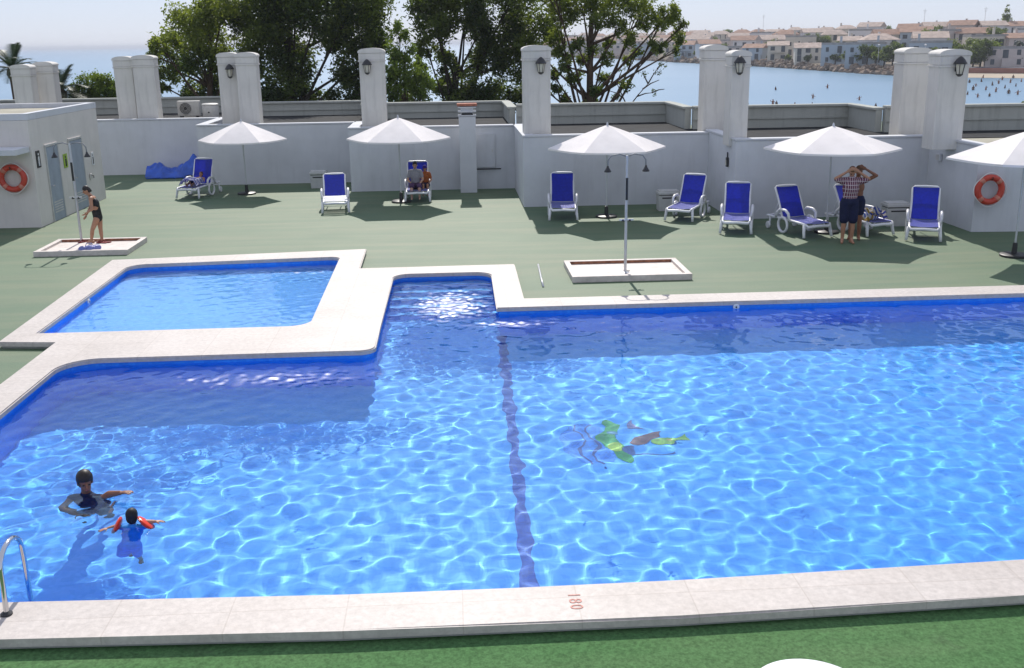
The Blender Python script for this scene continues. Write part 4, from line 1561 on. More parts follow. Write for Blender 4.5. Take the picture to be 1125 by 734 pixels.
# ================================================================== sea, far shore, houses
SEA = -5.0
m = bpy.data.materials.new('sea_water')
nt, b = nodes(m)
tc = nt.nodes.new('ShaderNodeTexCoord').outputs['Object']
mp = nt.nodes.new('ShaderNodeMapping')
mp.inputs['Scale'].default_value = (.35, 1, 1)
nt.links.new(tc, mp.inputs[0])
big = ramp(nt, noise(nt, mp.outputs[0], .02, 4), .3, .7, (.12, .24, .35), (.17, .29, .40))
nt.links.new(big, b.inputs['Base Color'])
b.inputs['Roughness'].default_value = .28
b.inputs['IOR'].default_value = 1.33
bp = nt.nodes.new('ShaderNodeBump')
bp.inputs['Strength'].default_value = .55
bp.inputs['Distance'].default_value = .25
nt.links.new(noise(nt, mp.outputs[0], .9, 5, .6), bp.inputs['Height'])
nt.links.new(bp.outputs[0], b.inputs['Normal'])
M['sea'] = m
mb = MB()
mb.face([(-9000, 60, SEA), (9000, 60, SEA), (9000, 14000, SEA), (-9000, 14000, SEA)])
tag(mb.build('sea', M['sea']), kind='structure')
mb = MB()
mb.face([(-400, 30, SEA + .25), (500, 30, SEA + .25), (500, 112, SEA - .05), (-400, 112, SEA - .05)])
tag(mb.build('near_beach', M['beach']), kind='structure')

SHORE = [(560, 760), (640, 640), (700, 545), (740, 480), (785, 432), (830, 395), (870, 362), (905, 335), (950, 308), (985, 292), (1050, 283), (1125, 279), (1220, 276)]


def shore_d(px):
    for (x0, d0), (x1, d1) in zip(SHORE, SHORE[1:]):
        if x0 <= px <= x1:
            return d0 + (d1 - d0) * (px - x0) / (x1 - x0)
    return SHORE[0][1] if px < SHORE[0][0] else SHORE[-1][1]


def shore_pt(px, extra, z):
    d = ray(px, 60)
    D = (shore_d(px) + extra) / math.hypot(d.x, d.y)
    return Vector((d.x * D, d.y * D, z))


mb = MB()
prof = [(0, SEA - .5), (4, SEA + .6), (9, SEA + 1.7), (50, SEA + 2.2), (85, SEA + 4.0), (130, SEA + 6.0), (190, SEA + 7.2), (600, SEA + 7.5)]
rows = []
for px in range(560, 1225, 15):
    rows.append([mb.bm.verts.new(shore_pt(px, e, z)) for e, z in prof])
for A, B in zip(rows, rows[1:]):
    for k in range(len(prof) - 1):
        mb.bm.faces.new((A[k], A[k + 1], B[k + 1], B[k]))
tag(mb.build('far_shore', M['land'], None, True), kind='structure')

mb = MB()
rk = random.Random(12)
for i in range(520):
    px = rk.uniform(580, 992)
    e = rk.uniform(-1.5, 7)
    s = rk.uniform(.5, 1.25)
    c = shore_pt(px, e, SEA + .15 + max(0, e) * .24)
    r_ = bmesh.ops.create_icosphere(mb.bm, subdivisions=1, radius=1)
    rot = Matrix.Rotation(rk.uniform(0, 6.3), 3, Vector((rk.uniform(-1, 1), rk.uniform(-1, 1), rk.uniform(-1, 1))).normalized())
    for v in r_['verts']:
        q = Vector((v.co.x * s * 1.3, v.co.y * s, v.co.z * s * .75)) * rk.uniform(.82, 1.15)
        v.co = rot @ q + c
tag(mb.build('breakwater_rocks', M['rock']), 'mass of brown boulders along the far waterline', kind='stuff')
mb = MB()
pts = [shore_pt(px, 5, SEA + 1.2) for px in range(988, 1221, 12)]
for a, b_ in zip(pts, pts[1:]):
    d = (b_ - a)
    mb.box((a + b_) / 2, (d.length, .5, 1.5), Matrix.Rotation(math.atan2(d.y, d.x), 3, 'Z'))
tag(mb.build('promenade_wall', M['kerb_red']), 'long reddish promenade wall above the far right beach', 'wall')
mb = MB()
A_ = [shore_pt(px, 5.6, SEA + 1.95) for px in range(988, 1221, 12)]
B_ = [shore_pt(px, 15, SEA + 2.05) for px in range(988, 1221, 12)]
for i in range(len(A_) - 1):
    mb.face([A_[i], A_[i + 1], B_[i + 1], B_[i]])
tag(mb.build('promenade_road', M['road']), kind='structure')
mb = MB()
A_ = [shore_pt(px, -7, SEA + .03) for px in range(984, 1221, 12)]
B_ = [shore_pt(px, 5, SEA + .75) for px in range(984, 1221, 12)]
for i in range(len(A_) - 1):
    mb.face([A_[i], A_[i + 1], B_[i + 1], B_[i]])
tag(mb.build('far_beach', M['beach']), kind='structure')

ORD = ['first', 'second', 'third', 'fourth', 'fifth', 'sixth', 'seventh', 'eighth', 'ninth', 'tenth', 'eleventh', 'twelfth', 'thirteenth', 'fourteenth', 'fifteenth', 'sixteenth', 'seventeenth', 'eighteenth', 'nineteenth', 'twentieth',
       'twenty-first', 'twenty-second', 'twenty-third', 'twenty-fourth', 'twenty-fifth', 'twenty-sixth', 'twenty-seventh', 'twenty-eighth', 'twenty-ninth', 'thirtieth']
WN = ['white', 'cream', 'pinkish', 'blue grey']
RN = ['red clay', 'haze-paled clay', 'flat grey']


def house(label, px, extra, zb, w, d, h, wall, roof, rz_off, seed, cat='house'):
    rg = random.Random(seed)
    c = shore_pt(px, extra, zb)
    rz = math.atan2(-c.x, c.y) + rz_off
    t = empty('house', label, cat, c, rz, 'houses across the bay')
    mb = MB().box((0, 0, h / 2 - .5), (w, d, h + 1))
    step = rg.random() < .5
    if step:
        mb.box((w * .18 * (1 if rg.random() < .5 else -1), -d * .5 - .6, h * .22), (w * .55, 1.2, h * .48))
    mb.build('wall', HW[wall], t)
    mb = MB()
    if roof < 2:
        e, rh = .35, min(1.9, w * .2)
        gable = rg.random() < .6
        x, y = w / 2 + e, d / 2 + e
        ridge = 0 if gable else min(w, d) * .32
        P = [Vector(v) for v in ((-x, -y, h), (x, -y, h), (x, y, h), (-x, y, h), (-x + ridge, 0, h + rh), (x - ridge, 0, h + rh))]
        for f in ((0, 1, 5, 4), (2, 3, 4, 5), (1, 2, 5), (3, 0, 4), (3, 2, 1, 0)):
            mb.face([P[i] for i in f])
    else:
        mb.box((0, 0, h + .06), (w - .4, d - .4, .1))
        mb.box((0, -d / 2 + .1, h + .3), (w + .02, .25, .6)); mb.box((0, d / 2 - .1, h + .3), (w + .02, .25, .6))
        mb.box((-w / 2 + .1, 0, h + .3), (.25, d - .45, .58)); mb.box((w / 2 - .1, 0, h + .3), (.25, d - .45, .58))
    rf = mb.build('roof', HR[roof], t)
    MB().box((rg.uniform(-.3, .3) * w, d * .1, h + 1.5), (.6, .6, 1.8)).build('chimney', HW[wall], rf)
    nx = 3 if w > 7.5 else 2
    for fl in (0, 1):
        for i in range(nx):
            if fl == 0 and step and rg.random() < .5:
                continue
            xx = (i + .5) / nx * w - w / 2
            ww, hh = rg.choice([(.9, 1.3), (1.3, 2.0), (1.5, 1.3)])
            zc = 1.35 + fl * 2.9
            if zc + hh / 2 > h - .1: zc = h - .2 - hh / 2
            wi = MB().box((xx, -d / 2 - (1.22 if (step and fl == 0 and abs(xx) < w * .45) else .02), zc), (ww, .08, hh)).build('window', M['window'], t)
    if rg.random() < .45:
        MB().box((0, -d / 2 - .6, 2.95), (w * .7, 1.2, .16)).build('balcony', HW[wall], t)


hr = random.Random(77)
rowdefs = [(16, 4.9, 21, 'waterfront row', SEA + 1.9), (58, 5.6, 17, 'middle row', SEA + 3.3), (105, 5.6, 16, 'upper row', SEA + 5.3), (165, 5.6, 12, 'topmost row', SEA + 7.0)]
treespots = []
for ri, (extra, hh, n, rn, zb) in enumerate(rowdefs):
    px = 596 + ri * 9
    i = 0
    while px < 1128 and i < 30:
        D = shore_d(px) + extra
        w = hr.uniform(7, 11)
        gap = hr.uniform(.3, 3.5)
        if (ri == 0 and (945 < px < 1000 or px > 1035 and hr.random() < .55)) or hr.random() < .06:
            treespots.append((px, extra, zb)); gap += 4
            px += (w + gap) * F_PX / D * .5
            continue
        wall = hr.choices([0, 1, 2, 3], [5, 3, 2, 2])[0]
        if 895 < px < 945 and ri == 0: wall = 3
        roof = hr.choices([0, 1, 2], [4, 5, 3] if ri else [2, 3, 5])[0]
        house(f'{ORD[i]} house from the left in the {rn}, {WN[wall]} with {RN[roof]} roof', px + w / 2 * F_PX / D, extra + hr.uniform(-3, 3), zb, w, hr.uniform(8, 11), hh + hr.uniform(-.6, 1.1), wall, roof, hr.uniform(-.35, .35), 300 + ri * 50 + i)
        i += 1
        px += (w + gap) * F_PX / D


def far_tree(label, px, extra, zb, h, r, mat, seed, cone=False, group='trees among the houses across the bay'):
    c = shore_pt(px, extra, zb)
    t = empty('distant_tree', label, 'tree', c, 0, group)
    MB().tube([(0, 0, -.5), (.1, 0, h * .5), (0, 0, h * .8)], [.22, .17, .06], 7).build('trunk', M['trunk_dark'], t, True)
    rg = random.Random(seed)
    cl = []
    if cone:
        for k in range(7):
            u = k / 6
            cl.append(((rg.uniform(-.1, .1), 0, h * (.15 + .82 * u)), r * (1 - .85 * u) + .12, .35 + .2 * u))
    else:
        for k in range(7):
            a = rg.uniform(0, 6.28)
            q = rg.uniform(.2, .75) * r
            cl.append(((q * math.cos(a), q * math.sin(a), h - r * rg.uniform(.5, 1.3)), r * rg.uniform(.45, .7), rg.uniform(.1, .6)))
    leaf_cloud('crown', cl, mat, t, seed, (.55, .32), 150, 0, 8)


spots = [(918, 10, 3.8), (931, 9, 4.6), (943, 9, 3.4), (953, 8.5, 6.4), (962, 9, 4.2), (972, 9, 5.2), (981, 11, 6.0), (992, 12, 5.2), (1070, 13, 5.2), (1078, 12, 6.6), (1086, 13, 6.9), (1093, 16, 4.6), (1010, 14, 5.5), (1028, 13, 5), (1046, 14, 5.6), (1105, 17, 4.6), (1118, 16, 4.2), (812, 10, 3.4), (846, 11, 2.6), (866, 10, 3.0), (888, 10, 2.8), (660, 11, 5), (722, 12, 4.4), (765, 10, 3.6)]
spots += [(px, e + hr.uniform(-6, 4), hr.uniform(4.5, 7.5)) for px, e, z in treespots if e > 20]
spots += [(hr.uniform(640, 1120), hr.choice([40, 82, 88, 135, 142, 205, 215]), hr.uniform(4.5, 8)) for _ in range(26)]
spots.sort()
for i, (px, e, h) in enumerate(spots):
    zb = SEA + (1.7 if e < 45 else 3.0 if e < 70 else 4.4 if e < 100 else 6.3 if e < 150 else 7.1)
    nm = ORD[i] if i < 30 else ORD[29 - (i - 30) % 30]
    where = 'left' if i < 30 else 'right'
    if i >= 30:
        nm = ORD[len(spots) - 1 - i]
    far_tree(f'{nm} dark tree from the {where} among the houses across the bay', px, e, zb, h, h * .42, M['leaf_dark'] if hr.random() < .75 else M['leaf_olive'], 500 + i)
far_tree('tall pointed conifer above the roofs at the far right', 1101, 170, SEA + 7.1, 13.5, 3.2, M['leaf_olive'], 901, True, None)
for i, (px, e, h) in enumerate([(1094, 22, 6.5), (1119, 20, 6.0)]):
    c = shore_pt(px, e, SEA + 2)
    t = empty('palm_tree', ['thin palm on the promenade left of the right edge', 'thin palm on the promenade closest to the right edge'][i], 'palm', c, 0, 'palms on the far promenade')
    MB().tube([(0, 0, -.3), (.15, 0, h * .5), (.1, 0, h)], [.28, .2, .16], 8).build('trunk', M['trunk_dark'], t, True)
    rg = random.Random(i)
    fr = MB()
    for k in range(16):
        a = 2 * PI * k / 16 + rg.uniform(-.2, .2)
        el = rg.uniform(-.3, .8)
        pts = [Vector((.1 + 2 * u * math.cos(a) * math.cos(el), 2 * u * math.sin(a) * math.cos(el), h + 2 * u * math.sin(el) - 1.4 * u * u)) for u in (0, .35, .7, 1)]
        sd = Vector((-math.sin(a), math.cos(a), 0))
        for (p, q), (w0, w1) in zip(zip(pts, pts[1:]), ((.1, .3), (.3, .25), (.25, .04))):
            fr.face([p - sd * w0, p + sd * w0, q + sd * w1 - Vector((0, 0, .1)), q - sd * w1 - Vector((0, 0, .1))])
    o = fr.build('crown', M['leaf_palm'], t)
for i, (px, lb) in enumerate([(965, 'pale lamp post on the breakwater at its right end'), (1016, 'pale lamp post between the two right columns')]):
    c = shore_pt(px, 6, SEA + 1.8)
    t = empty('lamp_post', lb, 'lamp post', c, 0, 'lamp posts on the far shore')
    MB().tube([(0, 0, -.4), (0, 0, 5.5)], [.09, .05], 8).build('post', M['pole_metal'], t, True)
    MB().ellipsoid((0, 0, 5.7), (.3, .3, .22)).build('lamp_head', M['ring_white'], t, True)
for i, (px, e, h, lb) in enumerate([(837, 165, 14, 'thin aerial mast above the roofs left of the pair of water columns'), (1012, 170, 13, 'thin aerial mast above the roofs between the right columns'), (1078, 170, 13, 'thin aerial mast above the roofs right of the right columns')]):
    c = shore_pt(px, e, SEA + 7)
    t = empty('aerial_mast', lb, 'mast', c, 0, 'aerial masts over the far roofs')
    MB().tube([(0, 0, -.4), (0, 0, h)], [.10, .05], 6).build('pole', M['ac'], t)
    for k in range(3):
        MB().box((0, 0, h - .6 - .5 * k), (1.5 - .3 * k, .07, .07)).build('crossbar', M['ac'], t)


# bathers standing in the bay
def bather(kind, loc, rz, h):
    mats = [M['hair_brown'], M['skin_dark'], M['skin_pale']]
    mb = MB()
    mb.capsule((0, 0, -.5), (0, 0, .25), .15, .19, 10)
    mb.capsule((0, 0, .25), (0, 0, .62), .17, .16, 10)
    mb.capsule((-.17, 0, .60), (.17, 0, .60), .07, .07, 8)
    mb.capsule((0, 0, .66), (0, 0, .78), .05, .05, 8)
    mb.ellipsoid((0, -.01, .86), (.085, .1, .12), seg=10, rings=8)
    if kind == 0:
        mb.capsule((-.2, 0, .58), (-.30, -.05, .30), .05, .04, 8); mb.capsule((-.30, -.05, .30), (-.22, -.22, .1), .04, .03, 8)
        mb.capsule((.2, 0, .58), (.30, -.05, .32), .05, .04, 8); mb.capsule((.30, -.05, .32), (.24, -.2, .12), .04, .03, 8)
    else:
        mb.capsule((-.2, 0, .58), (-.45, -.05, .62), .05, .04, 8); mb.capsule((-.45, -.05, .62), (-.55, -.1, .85), .04, .03, 8)
        mb.capsule((.2, 0, .58), (.42, -.1, .40), .05, .04, 8); mb.capsule((.42, -.1, .40), (.58, -.2, .36), .04, .03, 8)
    o = mb.build('person', mats[kind % 2], None, True)
    MB().ellipsoid((0, .015, .89), (.09, .1, .105), seg=10, rings=8).build('hair', M['hair_dark'], o, True)
    return o


bl = 'tiny bather standing waist-deep in the bay'
protos = [bather(0, None, 0, 1), bather(1, None, 0, 1)]
bpos = [(1065, 91), (1072, 95), (1078, 90), (1083, 99), (1090, 94), (1097, 92), (1104, 97), (1110, 91), (1116, 95), (1122, 90), (1063, 104), (1074, 107), (1069, 99), (1094, 101), (1108, 103), (1118, 104), (1087, 106), (1101, 88), (1113, 86), (1080, 86),
        (821, 116), (849, 115), (853, 116), (873, 117), (892, 118), (905, 119), (930, 120), (933, 121), (962, 118), (909, 97), (852, 99), (893, 108), (985, 100), (1006, 118), (1011, 112), (944, 110)]
used = [False, False]
for i, (px, py) in enumerate(bpos):
    p = on(px, py, SEA)
    k = i % 2
    o = protos[k] if not used[k] else copy_tree(protos[k])
    used[k] = True
    o.location = (p.x, p.y, SEA - .05)
    o.rotation_euler = (0, 0, hr.uniform(0, 6.28))
    sc_ = hr.uniform(.65, .95)
    o.scale = (sc_, sc_, sc_)
    tag(o, bl, 'person', 'bathers in the bay')


# ================================================================== people
def remeshed(mb, name, mat, parent, voxel, smooth_it=3):
    o = mb.build(name, mat, None, True)
    rm = o.modifiers.new('skin', 'REMESH')
    rm.mode = 'VOXEL'
    rm.voxel_size = voxel
    rm.use_smooth_shade = True
    sm = o.modifiers.new('soft', 'SMOOTH')
    sm.iterations = smooth_it
    sm.factor = .5
    dg = bpy.context.evaluated_depsgraph_get()
    me = bpy.data.meshes.new_from_object(o.evaluated_get(dg))
    o.modifiers.clear()
    o.data = me
    if not me.materials:
        me.materials.append(mat)
    me.polygons.foreach_set('use_smooth', [True] * len(me.polygons))
    o.parent = parent
    return o


def basis(lat, up):
    lat = lat.normalized()
    up = (up - lat * up.dot(lat)).normalized()
    fwd = up.cross(lat)           # lat = the figure's left when fwd is where it looks
    return Matrix((lat, fwd, up)).transposed()


def hand(mb, wrist, d, palm_n, s, curl=.35, side=1):
    d = d.normalized()
    palm_n = (palm_n - d * palm_n.dot(d)).normalized()
    w = d.cross(palm_n) * side
    c = wrist + d * .05 * s
    B = Matrix((w, palm_n, d)).transposed()
    mb.ellipsoid(c, (.042 * s, .017 * s, .055 * s), B, 12, 8)
    for i, (off, L) in enumerate(((-.030, .058), (-.010, .072), (.010, .076), (.029, .066))):
        r0 = c + d * .042 * s + w * off * s
        k = c + d * (.042 + L * .55) * s + w * off * 1.18 * s + palm_n * curl * .02 * s
        e = k + (d * (1 - curl) + palm_n * curl).normalized() * L * .5 * s
        mb.capsule(r0, k, .0095 * s, .0085 * s, 8)
        mb.capsule(k, e, .0085 * s, .007 * s, 8)
    r0 = c - d * .02 * s + w * .034 * s
    k = r0 + (w * .8 + d * .6 + palm_n * .3).normalized() * .045 * s
    e = k + (w * .35 + d * .9 + palm_n * .3).normalized() * .032 * s
    mb.capsule(r0, k, .012 * s, .010 * s, 8)
    mb.capsule(k, e, .010 * s, .008 * s, 8)


class Fig:
    """a person given by joints; lists of capsules are reused for skin and for clothes"""
    def __init__(f, label, J, s=1., skin='skin', group=None, loc=None):
        f.J = {k: Vector(v) for k, v in J.items()}
        f.s = s
        b = f.J['pelvis']
        f.o = Vector(loc) if loc else Vector((b.x, b.y, DECK))
        f.t = empty('person', label, 'person', f.o, 0, group)
        for k in f.J:
            f.J[k] = f.J[k] - f.o
        f.lat = (f.J['shL'] - f.J['shR']).normalized()
        f.up = (f.J['neck'] - f.J['pelvis']).normalized()
        f.B = basis(f.lat, f.up)
        hl = f.J.pop('face', None)
        if hl is None:
            f.face = (f.B.col[1]).copy()
        else:
            f.face = (hl + f.o).normalized()
        hu = (f.J['head'] - f.J['neck']).normalized()
        lat = f.face.cross(hu)
        if lat.length < .1: lat = f.lat
        hu2 = lat.normalized().cross(f.face).normalized()
        # columns: side, face direction, up
        f.H = Matrix((f.face.cross(hu2), f.face, hu2)).transposed()
        f.skin = skin

    def torso(f, mb, g=0., lo=0., hi=1.):
        J, s, B = f.J, f.s, f.B
        p, c, n = J['pelvis'], J['chest'], J['neck']
        if lo <= 0:
            mb.ellipsoid(p, (.165 * s + g, .115 * s + g, .13 * s + g), B)
        mb.ellipsoid(p.lerp(c, .5), (.138 * s + g, .10 * s + g, .17 * s + g), B)
        if hi > .5:
            mb.ellipsoid(c, (.160 * s + g, .115 * s + g, .19 * s + g), B)
            mb.capsule(J['shL'].lerp(n, .15), J['shR'].lerp(n, .15), .058 * s + g, .058 * s + g)
            mb.capsule(c.lerp(n, .5), n, .09 * s + g, .06 * s + g)

    def body(f, voxel=.010, hands=True):
        J, s = f.J, f.s
        mb = MB()
        f.torso(mb)
        mb.capsule(J['neck'], J['head'], .054 * s, .05 * s)
        H = f.H
        hd = J['head']
        mb.ellipsoid(hd + H @ Vector((0, -.012, .02)) * s, (.075 * s, .092 * s, .10 * s), H)
        mb.ellipsoid(hd + H @ Vector((0, .022, -.045)) * s, (.055 * s, .062 * s, .072 * s), H)
        mb.capsule(hd + H @ Vector((0, .082, .012)) * s, hd + H @ Vector((0, .108, -.018)) * s, .010 * s, .015 * s, 8)
        for q in (-1, 1):
            mb.ellipsoid(hd + H @ Vector((q * .076, -.01, -.005)) * s, (.012 * s, .022 * s, .032 * s), H, 8, 6)
        for q in 'LR':
            mb.capsule(J['sh' + q], J['el' + q], .052 * s, .041 * s)
            mb.capsule(J['el' + q], J['wr' + q], .041 * s, .027 * s)
            if 'hip' + q in J:
                mb.capsule(J['hip' + q], J['kn' + q], .088 * s, .056 * s)
                kn, an = J['kn' + q], J['an' + q]
                mb.capsule(kn, kn.lerp(an, .35), .055 * s, .056 * s)
                mb.capsule(kn.lerp(an, .35), an, .056 * s, .036 * s)
                toe = J['toe' + q]
                back = (an - toe); back.z = 0
                heel = an + back.normalized() * .05 * s - Vector((0, 0, .045 * s)) if back.length > 1e-3 else an
                mb.capsule(heel, toe, .040 * s, .026 * s)
                mb.capsule(an, an.lerp(toe, .55), .04 * s, .03 * s)
            if hands:
                d = J['wr' + q] - J['el' + q]
                pn = J.get('palm' + q)
                pn = (pn + f.o) if pn is not None else f.B @ Vector((0, 1, 0))
                hand(mb, J['wr' + q], d, pn, s, .35, 1 if q == 'L' else -1)
        o = remeshed(mb, 'body', M[f.skin], f.t, voxel, 2)
        for q in (-1, 1):
            MB().ellipsoid(hd + H @ Vector((q * .031, .082, .012)) * s, (.014 * s, .008 * s, .008 * s), H, 10, 6).build('eye', M['eye'], f.t, True)
        MB().ellipsoid(hd + H @ Vector((0, .083, -.055)) * s, (.024 * s, .008 * s, .008 * s), H, 10, 6).build('mouth', M['lips'], f.t, True)
        return o

    def hair(f, mat, length=0., name='hair', bulk=0.):
        s, H, hd = f.s, f.H, f.J['head']
        mb = MB()
        mb.ellipsoid(hd + H @ Vector((0, -.022, .042)) * s, ((.083 + bulk) * s, (.096 + bulk) * s, (.098 + bulk) * s), H)
        mb.ellipsoid(hd + H @ Vector((0, -.055, -.01)) * s, ((.075 + bulk) * s, (.062 + bulk) * s, (.085 + bulk) * s), H)
        if length:
            mb.capsule(hd + H @ Vector((0, -.075, .0)) * s, hd + H @ Vector((0, -.10, -length)) * s, .06 * s, .035 * s)
        o = remeshed(mb, name, mat, f.t, .012, 1)
        # keep the face clear
        bm = bmesh.new(); bm.from_mesh(o.data)
        Hi = H.inverted()
        kill = [v for v in bm.verts if (lambda q: q.y > .048 * s and q.z < .038 * s)(Hi @ (v.co - hd))]
        bmesh.ops.delete(bm, geom=kill, context='VERTS')
        bm.to_mesh(o.data); bm.free()
        return o

    def shirt(f, mat, sleeve=.6, g=.02, name='shirt'):
        mb = MB()
        f.torso(mb, g * f.s)
        for q in 'LR':
            a, b_ = f.J['sh' + q], f.J['el' + q]
            mb.capsule(a, a.lerp(b_, sleeve), (.052 + g) * f.s, (.046 + g) * f.s)
        return remeshed(mb, name, mat, f.t, .012, 2)

    def shorts(f, mat, leg=.75, g=.022, name='shorts'):
        mb = MB()
        s = f.s
        mb.ellipsoid(f.J['pelvis'], (.165 * s + g, .118 * s + g, .125 * s + g), f.B)
        for q in 'LR':
            a, b_ = f.J['hip' + q], f.J['kn' + q]
            mb.capsule(a, a.lerp(b_, leg), (.09 * s + g), (.072 * s + g))
        return remeshed(mb, name, mat, f.t, .012, 2)

    def swimsuit(f, mat, name='swimsuit'):
        mb = MB()
        s, g = f.s, .008
        J, B = f.J, f.B
        mb.ellipsoid(J['pelvis'], (.165 * s + g, .116 * s + g, .13 * s + g), B)
        mb.ellipsoid(J['pelvis'].lerp(J['chest'], .5), (.138 * s + g, .10 * s + g, .17 * s + g), B)
        mb.ellipsoid(J['chest'] + B.col[2] * .015 * s, (.158 * s + g, .122 * s + g, .165 * s + g), B)
        mb.capsule(J['pelvis'], J['chest'], .118 * s + g, .118 * s + g)
        for q in 'LR':
            nb = J['neck'].lerp(J['sh' + q], .55)
            mb.capsule(J['chest'] + B.col[1] * .10 * s, nb + B.col[2] * .045 * s, .03 * s, .022 * s, 8)
            mb.capsule(J['chest'] - B.col[1] * .10 * s, nb + B.col[2] * .045 * s, .03 * s, .022 * s, 8)
        return remeshed(mb, name, mat, f.t, .010, 2)


def stand(base, face_deg, h, arms, lean=0., spread=.10):
    """upright template in metres for a 1.75 m person; face_deg = heading (0 looks at -Y, the camera)"""
    k = h / 1.75
    Rz = Matrix.Rotation(R(face_deg), 3, 'Z')

    def W(x, y, z):
        return Vector(base) + Rz @ (Vector((x, y, z)) * k)
    J = dict(pelvis=W(0, 0, .97), chest=W(0, -.02 - lean * .3, 1.27), neck=W(0, -.01 - lean * .6, 1.49), head=W(0, -.03 - lean, 1.645),
             shL=W(.185, -lean * .5, 1.43), shR=W(-.185, -lean * .5, 1.43),
             hipL=W(.095, 0, .92), hipR=W(-.095, 0, .92), knL=W(spread, -.03, .49), knR=W(-spread, -.02, .49), anL=W(spread, .02, .085), anR=W(-spread, .03, .085),
             toeL=W(spread + .03, -.15, .03), toeR=W(-spread - .03, -.14, .03))
    for key, v in arms.items():
        J[key] = W(*v)
    J['face'] = Rz @ Vector(arms.get('face', (0, -1, 0))) if 'face' not in arms else Rz @ Vector(arms['face'])
    return J


# man in the plaid shirt, arms up at his bowed head
base = on(930, 267)
base.z = DECK
J = stand(base, -12, 1.80, dict(elL=(.36, -.12, 1.50), wrL=(.13, -.17, 1.66), elR=(-.36, -.12, 1.50), wrR=(-.13, -.17, 1.66), face=(0, -.8, -.6)), lean=.05)
f = Fig('man in plaid shirt and dark shorts standing barefoot under the fourth parasol', J, 1.03, 'skin')
f.body(); f.hair(M['hair_brown']); f.shirt(M['plaid'], .75, .03); f.shorts(M['navy'], .85, .035)
# bare-chested person close behind, one arm raised
base = on(938, 263)
base.z = DECK
J = stand(base, -25, 1.76, dict(elL=(.40, -.04, 1.55), wrL=(.16, -.10, 1.70), elR=(-.24, .02, 1.16), wrR=(-.18, -.12, .95), face=(-.2, -1, -.2)), lean=.02)
f = Fig('bare-chested tanned person with raised arm right behind the plaid shirt', J, 1.0, 'skin_dark')
f.body(); f.hair(M['hair_brown']); f.shorts(M['navy'], .6, .02, 'trunks')

# woman at the left shower, bending forward
Yw = 26.05
P = lambda x, y, dy=0: at(x, y, Yw + dy)
J = dict(pelvis=P(107.5, 238.5), chest=P(104, 224.5, -.08), neck=P(99.5, 215.5, -.12), head=P(94.5, 209.5, -.16), shL=P(103.5, 217.5, .08), shR=P(99.5, 218.5, -.28),
         elL=P(99, 228, .06), wrL=P(95, 236, -.1), elR=P(101, 230, -.36), wrR=P(96, 233.5, -.4),
         hipL=P(109, 240.5, .08), hipR=P(106, 241, -.1), knL=P(110.5, 252, .08), knR=P(101.5, 252.5, -.14), anL=P(112, 262.5, .05), anR=P(100.5, 264, -.1),
         toeL=P(107, 264.5, .02), toeR=P(96, 266, -.12), face=(-.85, -.35, -.45))
f = Fig('woman in a black swimsuit bending forward on the left shower tray', J, .88, 'skin', None, (P(107, 266).x, Yw, DECK))
f.body(.009); f.hair(M['hair_dark'], .06); f.swimsuit(M['swim_black'])
g = on(100, 270, DECK + .07)
for i, (px, py, rz) in enumerate([(92, 266, .9), (112, 267, -.3), (116, 266.5, -.2)]):
    p = on(px, py, DECK + .068)
    t = empty('flip_flop', ['dark red flip-flop left of the woman in black', 'dark red flip-flop right of the woman in black', 'dark red flip-flop farthest right on the tray'][i], 'flip-flop', p, rz + PI / 2, 'flip-flops on the shower tray')
    MB().box((0, 0, .012), (.10, .27, .024), bevel=.01).build('sole', M['flipflop'], t)
    MB().tube([(-.045, .0, .02), (0, .02, .07), (0, .10, .025)], .010, 6).build('strap', M['flipflop'], t, True)
    MB().tube([(.045, .0, .02), (0, .02, .07), (0, .10, .025)], .010, 6).build('strap', M['flipflop'], t, True)
p = on(99, 276, DECK + .07)
t = empty('bathing_bag', 'lilac blue crumpled bag on the left shower tray', 'bag', p)
mb = MB()
rgb = random.Random(2)
for k in range(7):
    mb.ellipsoid((rgb.uniform(-.16, .16), rgb.uniform(-.1, .1), .07), (.10, .08, .075), None, 10, 8)
remeshed(mb, 'sack', M['blue_bag'], t, .012, 1)
MB().tube([(-.1, 0, .12), (-.05, -.03, .2), (.06, -.03, .2), (.1, 0, .12)], .008, 6).build('handle', M['blue_bag'], t, True)


# people on the loungers
def on_lounger(f0, ang, x, y, z):
    v = Matrix.Rotation(ang, 3, 'Z') @ Vector((x, y, z))
    return Vector((f0.x + v.x, f0.y + v.y, DECK + z))


def seated(f0, ang, x, y, k, dz=.39, knee_dx=.12, fy=-.45):
    W = lambda a, b_, c: on_lounger(f0, ang, x + a * k, y + b_ * k, dz + c * k)
    return dict(pelvis=W(0, 0, .10), chest=W(0, -.02, .40), neck=W(0, -.04, .61), head=W(0, -.07, .765), shL=W(.175, -.03, .55), shR=W(-.175, -.03, .55),
                elL=W(.25, -.10, .30), elR=W(-.26, -.10, .30), wrL=W(.16, -.30, .20), wrR=W(-.15, -.30, .20),
                hipL=W(.09, -.02, .07), hipR=W(-.09, -.02, .07), knL=W(knee_dx, -.42, .13), knR=W(-knee_dx, -.42, .13), anL=W(knee_dx, fy - .05, -.24), anR=W(-knee_dx, fy - .05, -.24),
                toeL=W(knee_dx, fy - .24, -.29), toeR=W(-knee_dx, fy - .24, -.29), face=Matrix.Rotation(ang, 3, 'Z') @ Vector((0, -1, -.15)))


